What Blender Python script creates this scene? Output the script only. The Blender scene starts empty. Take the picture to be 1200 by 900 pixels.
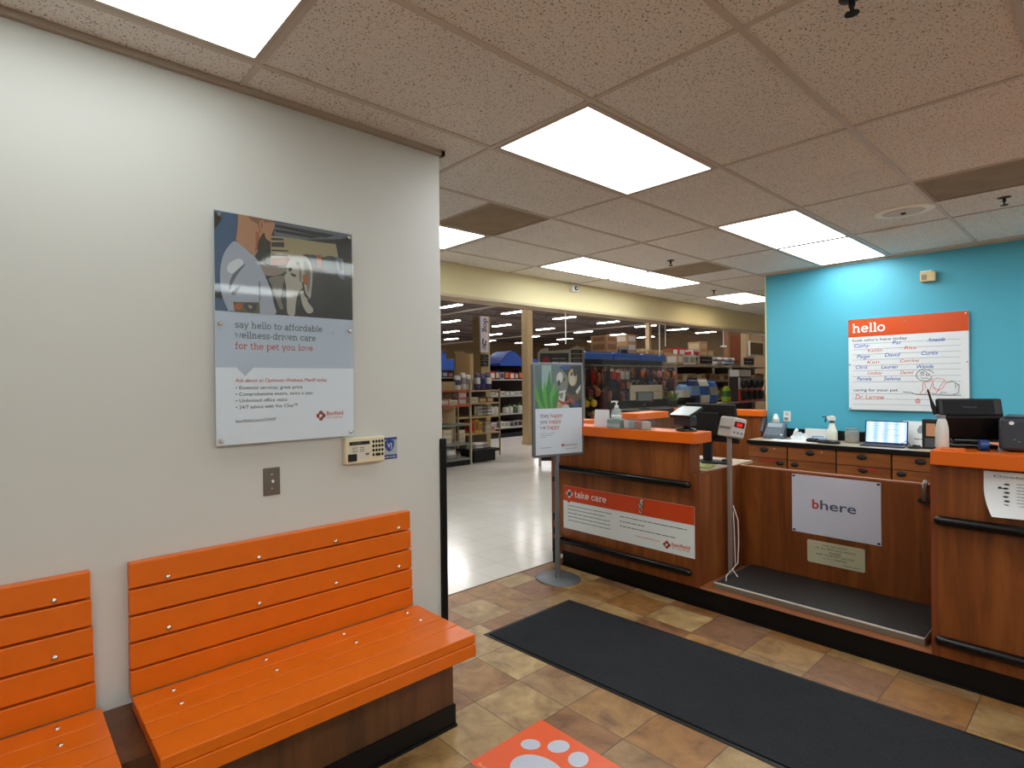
import bpy, bmesh, math, random
from mathutils import Vector, Matrix, Euler
random.seed(7)
SC = bpy.context.scene
COL = SC.collection
PI = math.pi

# ---------------------------------------------------------------- camera, world, exposure
CEIL = 2.746
EYE = 1.535
f_px, yaw, pitch, roll, pcx = 649.1, 0.8923, -0.0016, -0.0112, 512.0
cam_d = bpy.data.cameras.new('camera'); cam = bpy.data.objects.new('camera', cam_d); COL.objects.link(cam)
cam_d.sensor_fit = 'HORIZONTAL'; cam_d.sensor_width = 36.0
cam_d.lens = f_px / 1200.0 * 36.0
cam_d.shift_x = (600.0 - pcx) / 1200.0
cam_d.clip_start = 0.05; cam_d.clip_end = 300
F = Vector((math.cos(yaw)*math.cos(pitch), math.sin(yaw)*math.cos(pitch), math.sin(pitch)))
R0 = Vector((math.sin(yaw), -math.cos(yaw), 0)); U0 = R0.cross(F)
Rv = R0*math.cos(roll) + U0*math.sin(roll); Uv = -R0*math.sin(roll) + U0*math.cos(roll)
cam.matrix_world = Matrix(((Rv.x, Uv.x, -F.x, 0), (Rv.y, Uv.y, -F.y, 0), (Rv.z, Uv.z, -F.z, EYE), (0, 0, 0, 1)))
SC.camera = cam
w = bpy.data.worlds.new('world'); SC.world = w; w.use_nodes = True
w.node_tree.nodes['Background'].inputs[0].default_value = (0.05, 0.05, 0.055, 1)
w.node_tree.nodes['Background'].inputs[1].default_value = 0.3
SC.view_settings.view_transform = 'Standard'; SC.view_settings.look = 'None'
SC.view_settings.gamma = 1.0; SC.view_settings.use_curve_mapping = False
SC.view_settings.exposure = 1.05
LAMP = 5.0          # strength of the ceiling panels
STORE_LAMP = 30.0   # strength of the store's strip lights
SC.cycles.use_denoising = True
SC.cycles.max_bounces = 10
SC.cycles.sample_clamp_indirect = 6.0
SC.cycles.caustics_reflective = False; SC.cycles.caustics_refractive = False

# ---------------------------------------------------------------- helpers
def lin(c):
    return tuple((x/12.92 if x <= 0.04045 else ((x+0.055)/1.055)**2.4) for x in [k/255.0 for k in c])
MATS = {}
def mat(name, rgb, rough=0.5, metal=0.0, srgb=True, noise=0.0, nscale=20, bump=0.0, bscale=60, coat=0.0, spec=0.5, emit=None, es=1.0, trans=0.0):
    if name in MATS: return MATS[name]
    m = bpy.data.materials.new(name); m.use_nodes = True; nt = m.node_tree; b = nt.nodes['Principled BSDF']
    c = lin(rgb) if srgb else rgb
    b.inputs['Base Color'].default_value = (*c, 1); b.inputs['Roughness'].default_value = rough
    b.inputs['Metallic'].default_value = metal; b.inputs['Coat Weight'].default_value = coat
    b.inputs['Specular IOR Level'].default_value = spec
    b.inputs['Transmission Weight'].default_value = trans
    if emit:
        b.inputs['Emission Color'].default_value = (*emit, 1); b.inputs['Emission Strength'].default_value = es
    tc = nt.nodes.new('ShaderNodeTexCoord')
    if noise > 0:
        n = nt.nodes.new('ShaderNodeTexNoise'); n.inputs['Scale'].default_value = nscale; n.inputs['Detail'].default_value = 5
        mx = nt.nodes.new('ShaderNodeMix'); mx.data_type = 'RGBA'
        mx.inputs[6].default_value = (*[x*(1-noise) for x in c], 1); mx.inputs[7].default_value = (*[min(1, x*(1+noise)) for x in c], 1)
        nt.links.new(tc.outputs['Object'], n.inputs['Vector']); nt.links.new(n.outputs['Fac'], mx.inputs[0]); nt.links.new(mx.outputs[2], b.inputs['Base Color'])
    if bump > 0:
        n2 = nt.nodes.new('ShaderNodeTexNoise'); n2.inputs['Scale'].default_value = bscale; n2.inputs['Detail'].default_value = 3
        bp = nt.nodes.new('ShaderNodeBump'); bp.inputs['Strength'].default_value = bump; bp.inputs['Distance'].default_value = 0.002
        nt.links.new(tc.outputs['Object'], n2.inputs['Vector']); nt.links.new(n2.outputs['Fac'], bp.inputs['Height']); nt.links.new(bp.outputs['Normal'], b.inputs['Normal'])
    MATS[name] = m
    return m
def nodes_mat(name):
    m = bpy.data.materials.new(name); m.use_nodes = True; MATS[name] = m
    return m, m.node_tree, m.node_tree.nodes['Principled BSDF']
def ramp(nt, stops, interp='LINEAR'):
    r = nt.nodes.new('ShaderNodeValToRGB'); r.color_ramp.interpolation = interp
    e = r.color_ramp.elements
    while len(e) > 1: e.remove(e[-1])
    e[0].position = stops[0][0]; e[0].color = (*stops[0][1], 1)
    for p, c in stops[1:]:
        k = e.new(p); k.color = (*c, 1)
    return r

def tag(o, label=None, cat=None, group=None, kind=None):
    if label: o['label'] = label
    if cat: o['category'] = cat
    if group: o['group'] = group
    if kind: o['kind'] = kind
    return o
def thing(name, label, cat, loc=(0, 0, 0), rz=0.0, group=None, rot=None):
    o = bpy.data.objects.new(name, None); COL.objects.link(o); o.location = loc
    o.rotation_euler = rot if rot else (0, 0, rz); o.empty_display_size = 0.1
    return tag(o, label, cat, group)

class MB:
    """collects faces; build() links them as one mesh object. Coordinates are local to the thing."""
    def __init__(s): s.v = []; s.f = []; s.m = []; s.sm = []; s.cur = 0; s.smooth = False; s.M = None
    def mi(s, i): s.cur = i; return s
    def add(s, vs, fs, smooth=None):
        b = len(s.v)
        if s.M is not None: vs = [tuple(s.M @ Vector(p)) for p in vs]
        s.v += [tuple(p) for p in vs]
        for f in fs:
            s.f.append([b+i for i in f]); s.m.append(s.cur); s.sm.append(s.smooth if smooth is None else smooth)
        return s
    def box(s, x0, y0, z0, x1, y1, z1):
        if x0 > x1: x0, x1 = x1, x0
        if y0 > y1: y0, y1 = y1, y0
        if z0 > z1: z0, z1 = z1, z0
        return s.add([(x0,y0,z0),(x1,y0,z0),(x1,y1,z0),(x0,y1,z0),(x0,y0,z1),(x1,y0,z1),(x1,y1,z1),(x0,y1,z1)],
              [(0,3,2,1),(4,5,6,7),(0,1,5,4),(1,2,6,5),(2,3,7,6),(3,0,4,7)], False)
    def cyl(s, p0, p1, r0, r1=None, n=16, cap=True):
        r1 = r0 if r1 is None else r1
        a = Vector(p0); b = Vector(p1); d = (b-a).normalized()
        u = d.orthogonal().normalized(); w_ = d.cross(u)
        vs = []
        for c, r in ((a, r0), (b, r1)):
            for i in range(n):
                t = 2*PI*i/n; vs.append(c + u*(r*math.cos(t)) + w_*(r*math.sin(t)))
        s.add(vs, [(i, (i+1) % n, n+(i+1) % n, n+i) for i in range(n)], True)
        if cap: s.add(vs, [tuple(range(n-1, -1, -1)), tuple(range(n, 2*n))], False)
        return s
    def tube(s, pts, r, n=8, cap=True):
        P = [Vector(p) for p in pts]; k = len(P); vs = []; pu = None
        for i in range(k):
            d = (P[min(i+1, k-1)] - P[max(i-1, 0)]).normalized()
            if pu is None: u = d.orthogonal().normalized()
            else: u = (pu - d*pu.dot(d)).normalized()
            pu = u; w_ = d.cross(u); rr = r[i] if isinstance(r, (list, tuple)) else r
            for j in range(n):
                t = 2*PI*j/n; vs.append(P[i] + u*(rr*math.cos(t)) + w_*(rr*math.sin(t)))
        fs = [(i*n+j, i*n+(j+1) % n, (i+1)*n+(j+1) % n, (i+1)*n+j) for i in range(k-1) for j in range(n)]
        s.add(vs, fs, True)
        if cap: s.add(vs, [tuple(range(n-1, -1, -1)), tuple(range((k-1)*n, k*n))], False)
        return s
    def lathe(s, prof, c=(0, 0, 0), n=20, sx=1.0, sy=1.0):
        vs = []
        for r, z in prof:
            for j in range(n):
                t = 2*PI*j/n; vs.append((c[0]+r*sx*math.cos(t), c[1]+r*sy*math.sin(t), c[2]+z))
        k = len(prof)
        fs = [(i*n+j, i*n+(j+1) % n, (i+1)*n+(j+1) % n, (i+1)*n+j) for i in range(k-1) for j in range(n)]
        s.add(vs, fs, True)
        s.add(vs, [tuple(range(n-1, -1, -1)), tuple(range((k-1)*n, k*n))], False)
        return s
    def prism(s, poly, fr, t0, t1):
        """poly 2D in frame fr, extruded from offset t0 to t1 along the frame normal"""
        n = len(poly)
        vs = [fr(a, b, t0) for a, b in poly] + [fr(a, b, t1) for a, b in poly]
        fs = [tuple(range(n-1, -1, -1)), tuple(range(n, 2*n))] + [(i, (i+1) % n, n+(i+1) % n, n+i) for i in range(n)]
        return s.add(vs, fs, False)
    def flat(s, poly, fr, t=0.0):
        return s.add([fr(a, b, t) for a, b in poly], [tuple(range(len(poly)))], False)
    def strokes(s, lines, w_, fr, t=0.0):
        for L in lines:
            n = len(L)
            if n < 2: continue
            vs = []
            for i in range(n):
                a = L[max(i-1, 0)]; b = L[min(i+1, n-1)]
                dx, dy = b[0]-a[0], b[1]-a[1]; q = math.hypot(dx, dy) or 1
                nx, ny = -dy/q*w_/2, dx/q*w_/2
                vs += [fr(L[i][0]+nx, L[i][1]+ny, t), fr(L[i][0]-nx, L[i][1]-ny, t)]
            s.add(vs, [(2*i, 2*i+1, 2*i+3, 2*i+2) for i in range(n-1)], False)
        return s
    def mesh(s, name, mats):
        me = bpy.data.meshes.new(name); me.from_pydata(s.v, [], s.f)
        for m in (mats if isinstance(mats, (list, tuple)) else [mats]): me.materials.append(m)
        me.polygons.foreach_set('material_index', s.m); me.polygons.foreach_set('use_smooth', s.sm)
        me.update(); return me
    def build(s, name, mats, parent=None, loc=(0, 0, 0), rz=0.0, bevel=0.0, seg=2, label=None, cat=None, group=None, kind=None, recalc=True, subsurf=0):
        me = s.mesh(name, mats)
        if recalc:
            bm = bmesh.new(); bm.from_mesh(me); bmesh.ops.recalc_face_normals(bm, faces=bm.faces); bm.to_mesh(me); bm.free()
        o = bpy.data.objects.new(name, me); COL.objects.link(o)
        if parent: o.parent = parent
        else: o.location = loc; o.rotation_euler = (0, 0, rz)
        if subsurf:
            bm = bmesh.new(); bm.from_mesh(me); bmesh.ops.remove_doubles(bm, verts=bm.verts, dist=1e-5); bm.to_mesh(me); bm.free()
            m_ = o.modifiers.new('sub', 'SUBSURF'); m_.levels = subsurf; m_.render_levels = subsurf
        if bevel > 0:
            m_ = o.modifiers.new('bevel', 'BEVEL'); m_.width = bevel; m_.segments = seg; m_.limit_method = 'ANGLE'; m_.angle_limit = 0.6
            m_.harden_normals = False
        return tag(o, label, cat, group, kind)
def copy_tree(o, parent=None):
    c = o.copy(); COL.objects.link(c); c.parent = parent
    for ch in list(o.children): copy_tree(ch, c)
    return c
def frame(o, u, v, n):
    o, u, v, n = Vector(o), Vector(u), Vector(v), Vector(n)
    return lambda a, b, t=0.0: tuple(o + u*a + v*b + n*t)
def fr_wall(x, y, z):      # a surface facing -y (viewer looks +y); right = +x
    return frame((x, y, z), (1, 0, 0), (0, 0, 1), (0, -1, 0))
def fr_cnt(x, y, z):       # a surface facing -x; right = -y
    return frame((x, y, z), (0, -1, 0), (0, 0, 1), (-1, 0, 0))
def rect(a0, b0, a1, b1): return [(a0, b0), (a1, b0), (a1, b1), (a0, b1)]
def rrect(a0, b0, a1, b1, r, n=5):
    out = []
    for cx, cy, s0 in ((a1-r, b0+r, -PI/2), (a1-r, b1-r, 0), (a0+r, b1-r, PI/2), (a0+r, b0+r, PI)):
        for i in range(n+1): t = s0 + PI/2*i/n; out.append((cx+r*math.cos(t), cy+r*math.sin(t)))
    return out
def ell(cx, cy, rx, ry, n=24, rot=0.0):
    c, s_ = math.cos(rot), math.sin(rot)
    return [(cx + rx*math.cos(t)*c - ry*math.sin(t)*s_, cy + rx*math.cos(t)*s_ + ry*math.sin(t)*c) for t in [2*PI*i/n for i in range(n)]]
def smooth(P, k=4):
    n = len(P); out = []
    for i in range(n):
        p0, p1, p2, p3 = P[i-1], P[i], P[(i+1) % n], P[(i+2) % n]
        for j in range(k):
            t = j/k
            out.append(tuple(.5*((2*p1[a]) + (-p0[a]+p2[a])*t + (2*p0[a]-5*p1[a]+4*p2[a]-p3[a])*t*t + (-p0[a]+3*p1[a]-3*p2[a]+p3[a])*t**3) for a in (0, 1)))
    return out
def arc(cx, cy, rx, ry, a0, a1, n=10):
    return [(cx+rx*math.cos(math.radians(a0+(a1-a0)*i/n)), cy+ry*math.sin(math.radians(a0+(a1-a0)*i/n))) for i in range(n+1)]

# ---- slab-serif lettering drawn with strokes (x-height 1)
def _g():
    G = {}
    G[' '] = (0.55, [])
    G['o'] = (1.02, [arc(.5, .5, .40, .45, 0, 360, 20)])
    G['c'] = (0.92, [arc(.5, .5, .40, .45, 45, 320, 16), [(.78, .95), (.78, .68)]])
    G['e'] = (1.0, [arc(.5, .5, .40, .45, 0, 320, 18), [(.1, .52), (.9, .52)]])
    G['l'] = (0.52, [[(.26, 0), (.26, 1.45)], [(.06, 1.41), (.26, 1.41)], [(.04, .05), (.48, .05)]])
    G['i'] = (0.52, [[(.26, 0), (.26, 1)], [(.06, .95), (.26, .95)], [(.04, .05), (.48, .05)], [(.26, 1.2), (.26, 1.36)]])
    arch = arc(.55, .58, .30, .37, 180, 0, 10)
    G['h'] = (1.15, [[(.22, 0), (.22, 1.45)], [(.03, 1.41), (.22, 1.41)], [(.03, .05), (.42, .05)], arch + [(.85, 0)], [(.68, .05), (1.05, .05)]])
    G['n'] = (1.15, [[(.22, 0), (.22, 1)], [(.03, .95), (.22, .95)], [(.03, .05), (.42, .05)], arch + [(.85, 0)], [(.68, .05), (1.05, .05)]])
    G['r'] = (0.82, [[(.22, 0), (.22, 1)], [(.03, .95), (.22, .95)], [(.03, .05), (.46, .05)], arc(.55, .55, .32, .40, 180, 60, 8), [(.72, .95), (.72, .72)]])
    G['u'] = (1.12, [[(.03, .95), (.22, .95)], [(.22, 1)] + arc(.52, .40, .30, .36, 180, 360, 10), [(.82, 1), (.82, 0)], [(.62, .95), (.82, .95)], [(.82, .05), (1.0, .05)]])
    G['d'] = (1.12, [arc(.48, .5, .38, .45, 0, 360, 18), [(.86, 0), (.86, 1.45)], [(.66, 1.41), (.86, 1.41)], [(.86, .05), (1.04, .05)]])
    G['b'] = (1.08, [arc(.58, .5, .38, .45, 0, 360, 18), [(.20, 0), (.20, 1.45)], [(.0, 1.41), (.20, 1.41)]])
    G['p'] = (1.10, [arc(.60, .5, .38, .45, 0, 360, 18), [(.22, -.45), (.22, 1)], [(.03, .95), (.22, .95)], [(.03, -.42), (.45, -.42)]])
    G['q'] = G['d']
    G['a'] = (1.0, [arc(.46, .66, .32, .30, 160, 0, 8) + [(.78, 0)], arc(.44, .29, .34, .26, 0, 360, 14), [(.78, .05), (.96, .05)]])
    G['f'] = (0.68, [[(.26, 0), (.26, 1.1)] + arc(.50, 1.1, .24, .33, 180, 70, 6), [(.04, .95), (.56, .95)], [(.06, .05), (.50, .05)]])
    G['t'] = (0.70, [[(.26, 1.3), (.26, .3)] + arc(.46, .28, .20, .25, 180, 320, 6), [(.04, .95), (.60, .95)]])
    G['k'] = (1.08, [[(.20, 0), (.20, 1.45)], [(.0, 1.41), (.20, 1.41)], [(.02, .05), (.40, .05)], [(.24, .42), (.82, .96)], [(.42, .58), (.88, .05)], [(.64, .95), (.98, .95)], [(.70, .05), (1.04, .05)]])
    G['s'] = (0.84, [arc(.42, .72, .28, .23, 40, 270, 10)[:-1] + arc(.42, .26, .30, .23, 90, -140, 10), [(.66, .97), (.66, .76)], [(.14, .24), (.14, .03)]])
    G['v'] = (1.0, [[(.10, .95), (.5, .0), (.90, .95)], [(.0, .95), (.30, .95)], [(.70, .95), (1.0, .95)]])
    G['w'] = (1.42, [[(.10, .95), (.40, .0), (.70, .85), (1.0, .0), (1.30, .95)], [(.0, .95), (.26, .95)], [(1.14, .95), (1.42, .95)]])
    G['y'] = (1.0, [[(.10, .95), (.5, .05)], [(.90, .95), (.5, .05), (.34, -.38), (.12, -.40)], [(.0, .95), (.30, .95)], [(.70, .95), (1.0, .95)]])
    G[','] = (0.36, [[(.2, .1), (.1, -.2)]])
    G['-'] = (0.6, [[(.1, .48), (.5, .48)]])
    return G
GL = _g()
def slab(txt, x, y, xh, track=0.12):
    out = []; cx = x
    for ch in txt:
        adv, L = GL[ch]
        for l in L: out.append([(cx+a*xh, y+b*xh) for a, b in l])
        cx += (adv+track)*xh
    return out, cx-x
_tc = {}
def text2d(s, bold=0.0, shear=0.0):
    k = (s, bold, shear)
    if k in _tc: return _tc[k]
    c = bpy.data.curves.new('t', 'FONT'); c.body = s; c.size = 1.0; c.offset = bold; c.shear = shear; c.resolution_u = 3
    o = bpy.data.objects.new('t', c); COL.objects.link(o); bpy.context.view_layer.update()
    dg = bpy.context.evaluated_depsgraph_get(); me = bpy.data.meshes.new_from_object(o.evaluated_get(dg))
    vs = [(v.co.x, v.co.y) for v in me.vertices]; fs = [tuple(p.vertices) for p in me.polygons]
    bpy.data.objects.remove(o); bpy.data.curves.remove(c); bpy.data.meshes.remove(me)
    _tc[k] = (vs, fs); return _tc[k]
def put_text(mb, s, fr, a, b, size, t=0.0, align='l', bold=0.0, width=None, shear=0.0, rot=0.0):
    vs, fs = text2d(s, bold, shear)
    if not vs: return
    x0 = min(v[0] for v in vs); x1 = max(v[0] for v in vs)
    sx = size if width is None else width/(x1-x0)
    off = {'l': -x0, 'c': -(x0+x1)/2, 'r': -x1}[align]
    c, s_ = math.cos(rot), math.sin(rot)
    P = []
    for u, v in vs:
        uu = (u+off)*sx; vv = v*size
        P.append(fr(a+uu*c-vv*s_, b+uu*s_+vv*c, t))
    mb.add(P, fs, False)
def greek(mb, fr, a0, a1, b, h, t, seed=0, dens=1.0):
    """a line of print too small to read: word-length dashes"""
    r = random.Random(seed); a = a0
    while a < a1 - h:
        L = min(r.uniform(1.5, 5.0)*h*1.3, a1-a)
        mb.flat(rect(a, b, a+L, b+h*0.55*dens), fr, t); a += L + h*0.6
def logo(mb_bg, fr, cx, cy, r, t, hole=None):
    """cross with rounded arms"""
    for k in range(4):
        ang = k*PI/2
        mb_bg.flat(ell(cx+r*0.52*math.cos(ang), cy+r*0.52*math.sin(ang), r*0.42, r*0.42, 14), fr, t)
    mb_bg.flat(rect(cx-r*.52, cy-r*.42, cx+r*.52, cy+r*.42), fr, t)
    mb_bg.flat(rect(cx-r*.42, cy-r*.52, cx+r*.42, cy+r*.52), fr, t)
    if hole: 
        hole.flat([(cx-.30*r, cy+.20*r), (cx-.10*r, cy+.34*r), (cx+.16*r, cy+.12*r), (cx+.36*r, cy+.02*r), (cx+.26*r, cy-.16*r), (cx+.05*r, cy-.12*r), (cx-.08*r, cy-.42*r), (cx-.34*r, cy-.34*r)], fr, t+.0004)

# ---------------------------------------------------------------- materials
WHITE = mat('white_paint', (206, 206, 201), 0.55, bump=0.15, bscale=220)
CREAM = mat('cream_paint', (222, 208, 162), 0.6)
BEIGE = mat('beige_paint', (190, 165, 125), 0.6)
TEAL = mat('teal_paint', (78, 172, 198), 0.5, bump=0.1, bscale=200)
ORANGE = mat('orange_laminate', (228, 104, 16), 0.35, noise=0.06, nscale=8)
ORANGEP = mat('orange_stained_plank', (222, 106, 12), 0.38, noise=0.10, nscale=14, bump=0.1, bscale=50)
BLACKR = mat('black_rubber', (7, 7, 8), 0.45, spec=.3)
BLACKG = mat('black_gloss_plastic', (3, 3, 4), 0.3, spec=.4)
BLACKM = mat('black_matte', (10, 10, 11), 0.7)
DARKG = mat('dark_grey_plastic', (46, 48, 52), 0.4)
GREY = mat('grey_plastic', (120, 124, 130), 0.4)
SILVER = mat('brushed_steel', (170, 168, 164), 0.32, metal=1.0)
SATIN = mat('satin_grey_metal', (130, 134, 140), 0.45, metal=0.6)
CHROME = mat('chrome_steel', (215, 213, 208), 0.15, metal=1.0)
WHITEP = mat('white_plastic', (228, 228, 224), 0.35)
PAPER = mat('white_paper', (240, 242, 246), 0.6)
PRINT = mat('print_white', (232, 240, 255), 0.3)
PRINT2 = mat('print_pale_blue_grey', (186, 200, 222), 0.3)
INK = mat('dark_slate_ink', (62, 66, 76), 0.5)
INKB = mat('black_ink', (28, 28, 32), 0.5)
RED = mat('print_orange_red', (206, 66, 18), 0.3)
REDTX = mat('red_ink', (196, 62, 36), 0.5)
BLUEM = mat('blue_marker', (40, 96, 190), 0.5)
ORM = mat('orange_marker', (222, 110, 82), 0.5)
def wood_mat(name, c1, c2, c3, axis='Z', sc=1.0, rough=0.38):
    m, nt, b = nodes_mat(name); L = nt.links
    tc = nt.nodes.new('ShaderNodeTexCoord'); mp = nt.nodes.new('ShaderNodeMapping')
    s = {'Z': (9, 9, 0.9), 'Y': (9, 0.9, 9), 'X': (0.9, 9, 9)}[axis]
    mp.inputs['Scale'].default_value = tuple(k*sc for k in s)
    n = nt.nodes.new('ShaderNodeTexNoise'); n.inputs['Scale'].default_value = 1.0; n.inputs['Detail'].default_value = 7; n.inputs['Distortion'].default_value = 0.9
    n.inputs['Roughness'].default_value = 0.62
    r = ramp(nt, [(0.30, lin(c1)), (0.52, lin(c2)), (0.72, lin(c3))])
    n2 = nt.nodes.new('ShaderNodeTexNoise'); n2.inputs['Scale'].default_value = 9; n2.inputs['Detail'].default_value = 4
    mx = nt.nodes.new('ShaderNodeMix'); mx.data_type = 'RGBA'; mx.blend_type = 'MULTIPLY'; mx.inputs[0].default_value = 0.35
    L.new(tc.outputs['Object'], mp.inputs[0]); L.new(mp.outputs[0], n.inputs['Vector']); L.new(mp.outputs[0], n2.inputs['Vector'])
    L.new(n.outputs['Fac'], r.inputs[0]); L.new(r.outputs[0], mx.inputs[6]); L.new(n2.outputs['Fac'], mx.inputs[7]); L.new(mx.outputs[2], b.inputs['Base Color'])
    b.inputs['Roughness'].default_value = rough
    return m
WOOD = wood_mat('cherry_veneer', (104, 50, 18), (142, 76, 30), (168, 96, 42))
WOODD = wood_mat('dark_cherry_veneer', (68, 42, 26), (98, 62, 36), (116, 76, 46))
WOODH = wood_mat('cherry_veneer_horizontal', (118, 66, 32), (152, 90, 46), (172, 106, 58), axis='Y')
EDGE = mat('veneer_edge_strip', (178, 116, 84), 0.5)
TOPW = mat('worktop_laminate', (176, 160, 140), 0.35, noise=0.12, nscale=60)

def ceiling_mat():
    m, nt, b = nodes_mat('fissured_ceiling_tile'); L = nt.links
    tc = nt.nodes.new('ShaderNodeTexCoord')
    n = nt.nodes.new('ShaderNodeTexNoise'); n.inputs['Scale'].default_value = 135; n.inputs['Detail'].default_value = 2.0
    n2 = nt.nodes.new('ShaderNodeTexNoise'); n2.inputs['Scale'].default_value = 3; n2.inputs['Detail'].default_value = 3
    r = ramp(nt, [(0.0, lin((110, 98, 88))), (0.345, lin((130, 118, 108))), (0.40, lin((236, 234, 230))), (1.0, lin((240, 238, 235)))])
    mx = nt.nodes.new('ShaderNodeMix'); mx.data_type = 'RGBA'; mx.blend_type = 'MULTIPLY'; mx.inputs[0].default_value = 0.12
    L.new(tc.outputs['Object'], n.inputs['Vector']); L.new(tc.outputs['Object'], n2.inputs['Vector']); L.new(n.outputs['Fac'], r.inputs[0])
    L.new(r.outputs[0], mx.inputs[6]); L.new(n2.outputs['Fac'], mx.inputs[7]); L.new(mx.outputs[2], b.inputs['Base Color'])
    bp = nt.nodes.new('ShaderNodeBump'); bp.inputs['Strength'].default_value = 0.3; bp.inputs['Distance'].default_value = 0.002
    L.new(n.outputs['Fac'], bp.inputs['Height']); L.new(bp.outputs[0], b.inputs['Normal'])
    b.inputs['Roughness'].default_value = 0.9; return m
CEILM = ceiling_mat()
def tile_floor_mat():
    m, nt, b = nodes_mat('stone_look_floor_tile'); L = nt.links; N = nt.nodes.new
    tc = N('ShaderNodeTexCoord'); mp = N('ShaderNodeMapping'); mp.inputs['Location'].default_value = (-2.10, -0.44, 0)
    mp.inputs['Scale'].default_value = (1, 1, 1)
    sc = N('ShaderNodeVectorMath'); sc.operation = 'MULTIPLY'; sc.inputs[1].default_value = (1/0.302, 1/0.3055, 0)
    fl = N('ShaderNodeVectorMath'); fl.operation = 'FLOOR'; fr_ = N('ShaderNodeVectorMath'); fr_.operation = 'FRACTION'
    L.new(tc.outputs['Object'], mp.inputs[0]); L.new(mp.outputs[0], sc.inputs[0]); L.new(sc.outputs[0], fl.inputs[0]); L.new(sc.outputs[0], fr_.inputs[0])
    wn = N('ShaderNodeTexWhiteNoise'); wn.noise_dimensions = '2D'; L.new(fl.outputs[0], wn.inputs['Vector'])
    tr = ramp(nt, [(0.0, lin((188, 162, 118))), (0.30, lin((178, 148, 102))), (0.50, lin((170, 126, 76))), (0.66, lin((156, 110, 68))), (0.82, lin((140, 104, 80))), (1.0, lin((186, 158, 114)))])
    L.new(wn.outputs['Value'], tr.inputs[0])
    ad = N('ShaderNodeVectorMath'); ad.operation = 'MULTIPLY_ADD'; ad.inputs[1].default_value = (7.3, 3.1, 1.0)
    L.new(fl.outputs[0], ad.inputs[0]); L.new(mp.outputs[0], ad.inputs[2])
    n = N('ShaderNodeTexNoise'); n.inputs['Scale'].default_value = 7; n.inputs['Detail'].default_value = 8; n.inputs['Roughness'].default_value = 0.65; n.inputs['Distortion'].default_value = 0.6
    L.new(ad.outputs[0], n.inputs['Vector'])
    nr = ramp(nt, [(0.30, (0.36, 0.27, 0.19)), (0.50, (0.74, 0.66, 0.56)), (0.70, (1.04, 1.0, 0.92))]); L.new(n.outputs['Fac'], nr.inputs[0])
    mx = N('ShaderNodeMix'); mx.data_type = 'RGBA'; mx.blend_type = 'MULTIPLY'; mx.inputs[0].default_value = 0.95
    L.new(tr.outputs[0], mx.inputs[6]); L.new(nr.outputs[0], mx.inputs[7])
    sp = N('ShaderNodeSeparateXYZ'); L.new(fr_.outputs[0], sp.inputs[0])
    def edge(o):
        a = N('ShaderNodeMath'); a.operation = 'SUBTRACT'; a.inputs[1].default_value = 0.5; L.new(o, a.inputs[0])
        c = N('ShaderNodeMath'); c.operation = 'ABSOLUTE'; L.new(a.outputs[0], c.inputs[0]); return c
    ex, ey = edge(sp.outputs[0]), edge(sp.outputs[1])
    mxm = N('ShaderNodeMath'); mxm.operation = 'MAXIMUM'; L.new(ex.outputs[0], mxm.inputs[0]); L.new(ey.outputs[0], mxm.inputs[1])
    gt = N('ShaderNodeMath'); gt.operation = 'GREATER_THAN'; gt.inputs[1].default_value = 0.4935; L.new(mxm.outputs[0], gt.inputs[0])
    m2 = N('ShaderNodeMix'); m2.data_type = 'RGBA'; m2.inputs[7].default_value = (*lin((78, 58, 40)), 1)
    L.new(gt.outputs[0], m2.inputs[0]); L.new(mx.outputs[2], m2.inputs[6]); L.new(m2.outputs[2], b.inputs['Base Color'])
    b.inputs['Roughness'].default_value = 0.42
    bp = N('ShaderNodeBump'); bp.inputs['Strength'].default_value = 0.25; bp.inputs['Distance'].default_value = 0.002; L.new(n.outputs['Fac'], bp.inputs['Height']); L.new(bp.outputs[0], b.inputs['Normal'])
    return m
TILEF = tile_floor_mat()
def vinyl_mat():
    m, nt, b = nodes_mat('polished_white_vinyl'); L = nt.links; N = nt.nodes.new
    tc = N('ShaderNodeTexCoord'); br = N('ShaderNodeTexBrick'); br.offset = 0; br.inputs['Scale'].default_value = 1
    br.inputs['Brick Width'].default_value = 0.305; br.inputs['Row Height'].default_value = 0.305; br.inputs['Mortar Size'].default_value = 0.0015
    br.inputs['Color1'].default_value = (*lin((236, 230, 222)), 1); br.inputs['Color2'].default_value = (*lin((230, 224, 216)), 1); br.inputs['Mortar'].default_value = (*lin((180, 174, 166)), 1)
    L.new(tc.outputs['Object'], br.inputs['Vector']); L.new(br.outputs['Color'], b.inputs['Base Color'])
    b.inputs['Roughness'].default_value = 0.16
    n = N('ShaderNodeTexNoise'); n.inputs['Scale'].default_value = 2.5; bp = N('ShaderNodeBump'); bp.inputs['Strength'].default_value = 0.08; bp.inputs['Distance'].default_value = 0.02
    L.new(tc.outputs['Object'], n.inputs['Vector']); L.new(n.outputs['Fac'], bp.inputs['Height']); L.new(bp.outputs[0], b.inputs['Normal'])
    return m
VINYL = vinyl_mat()
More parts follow.
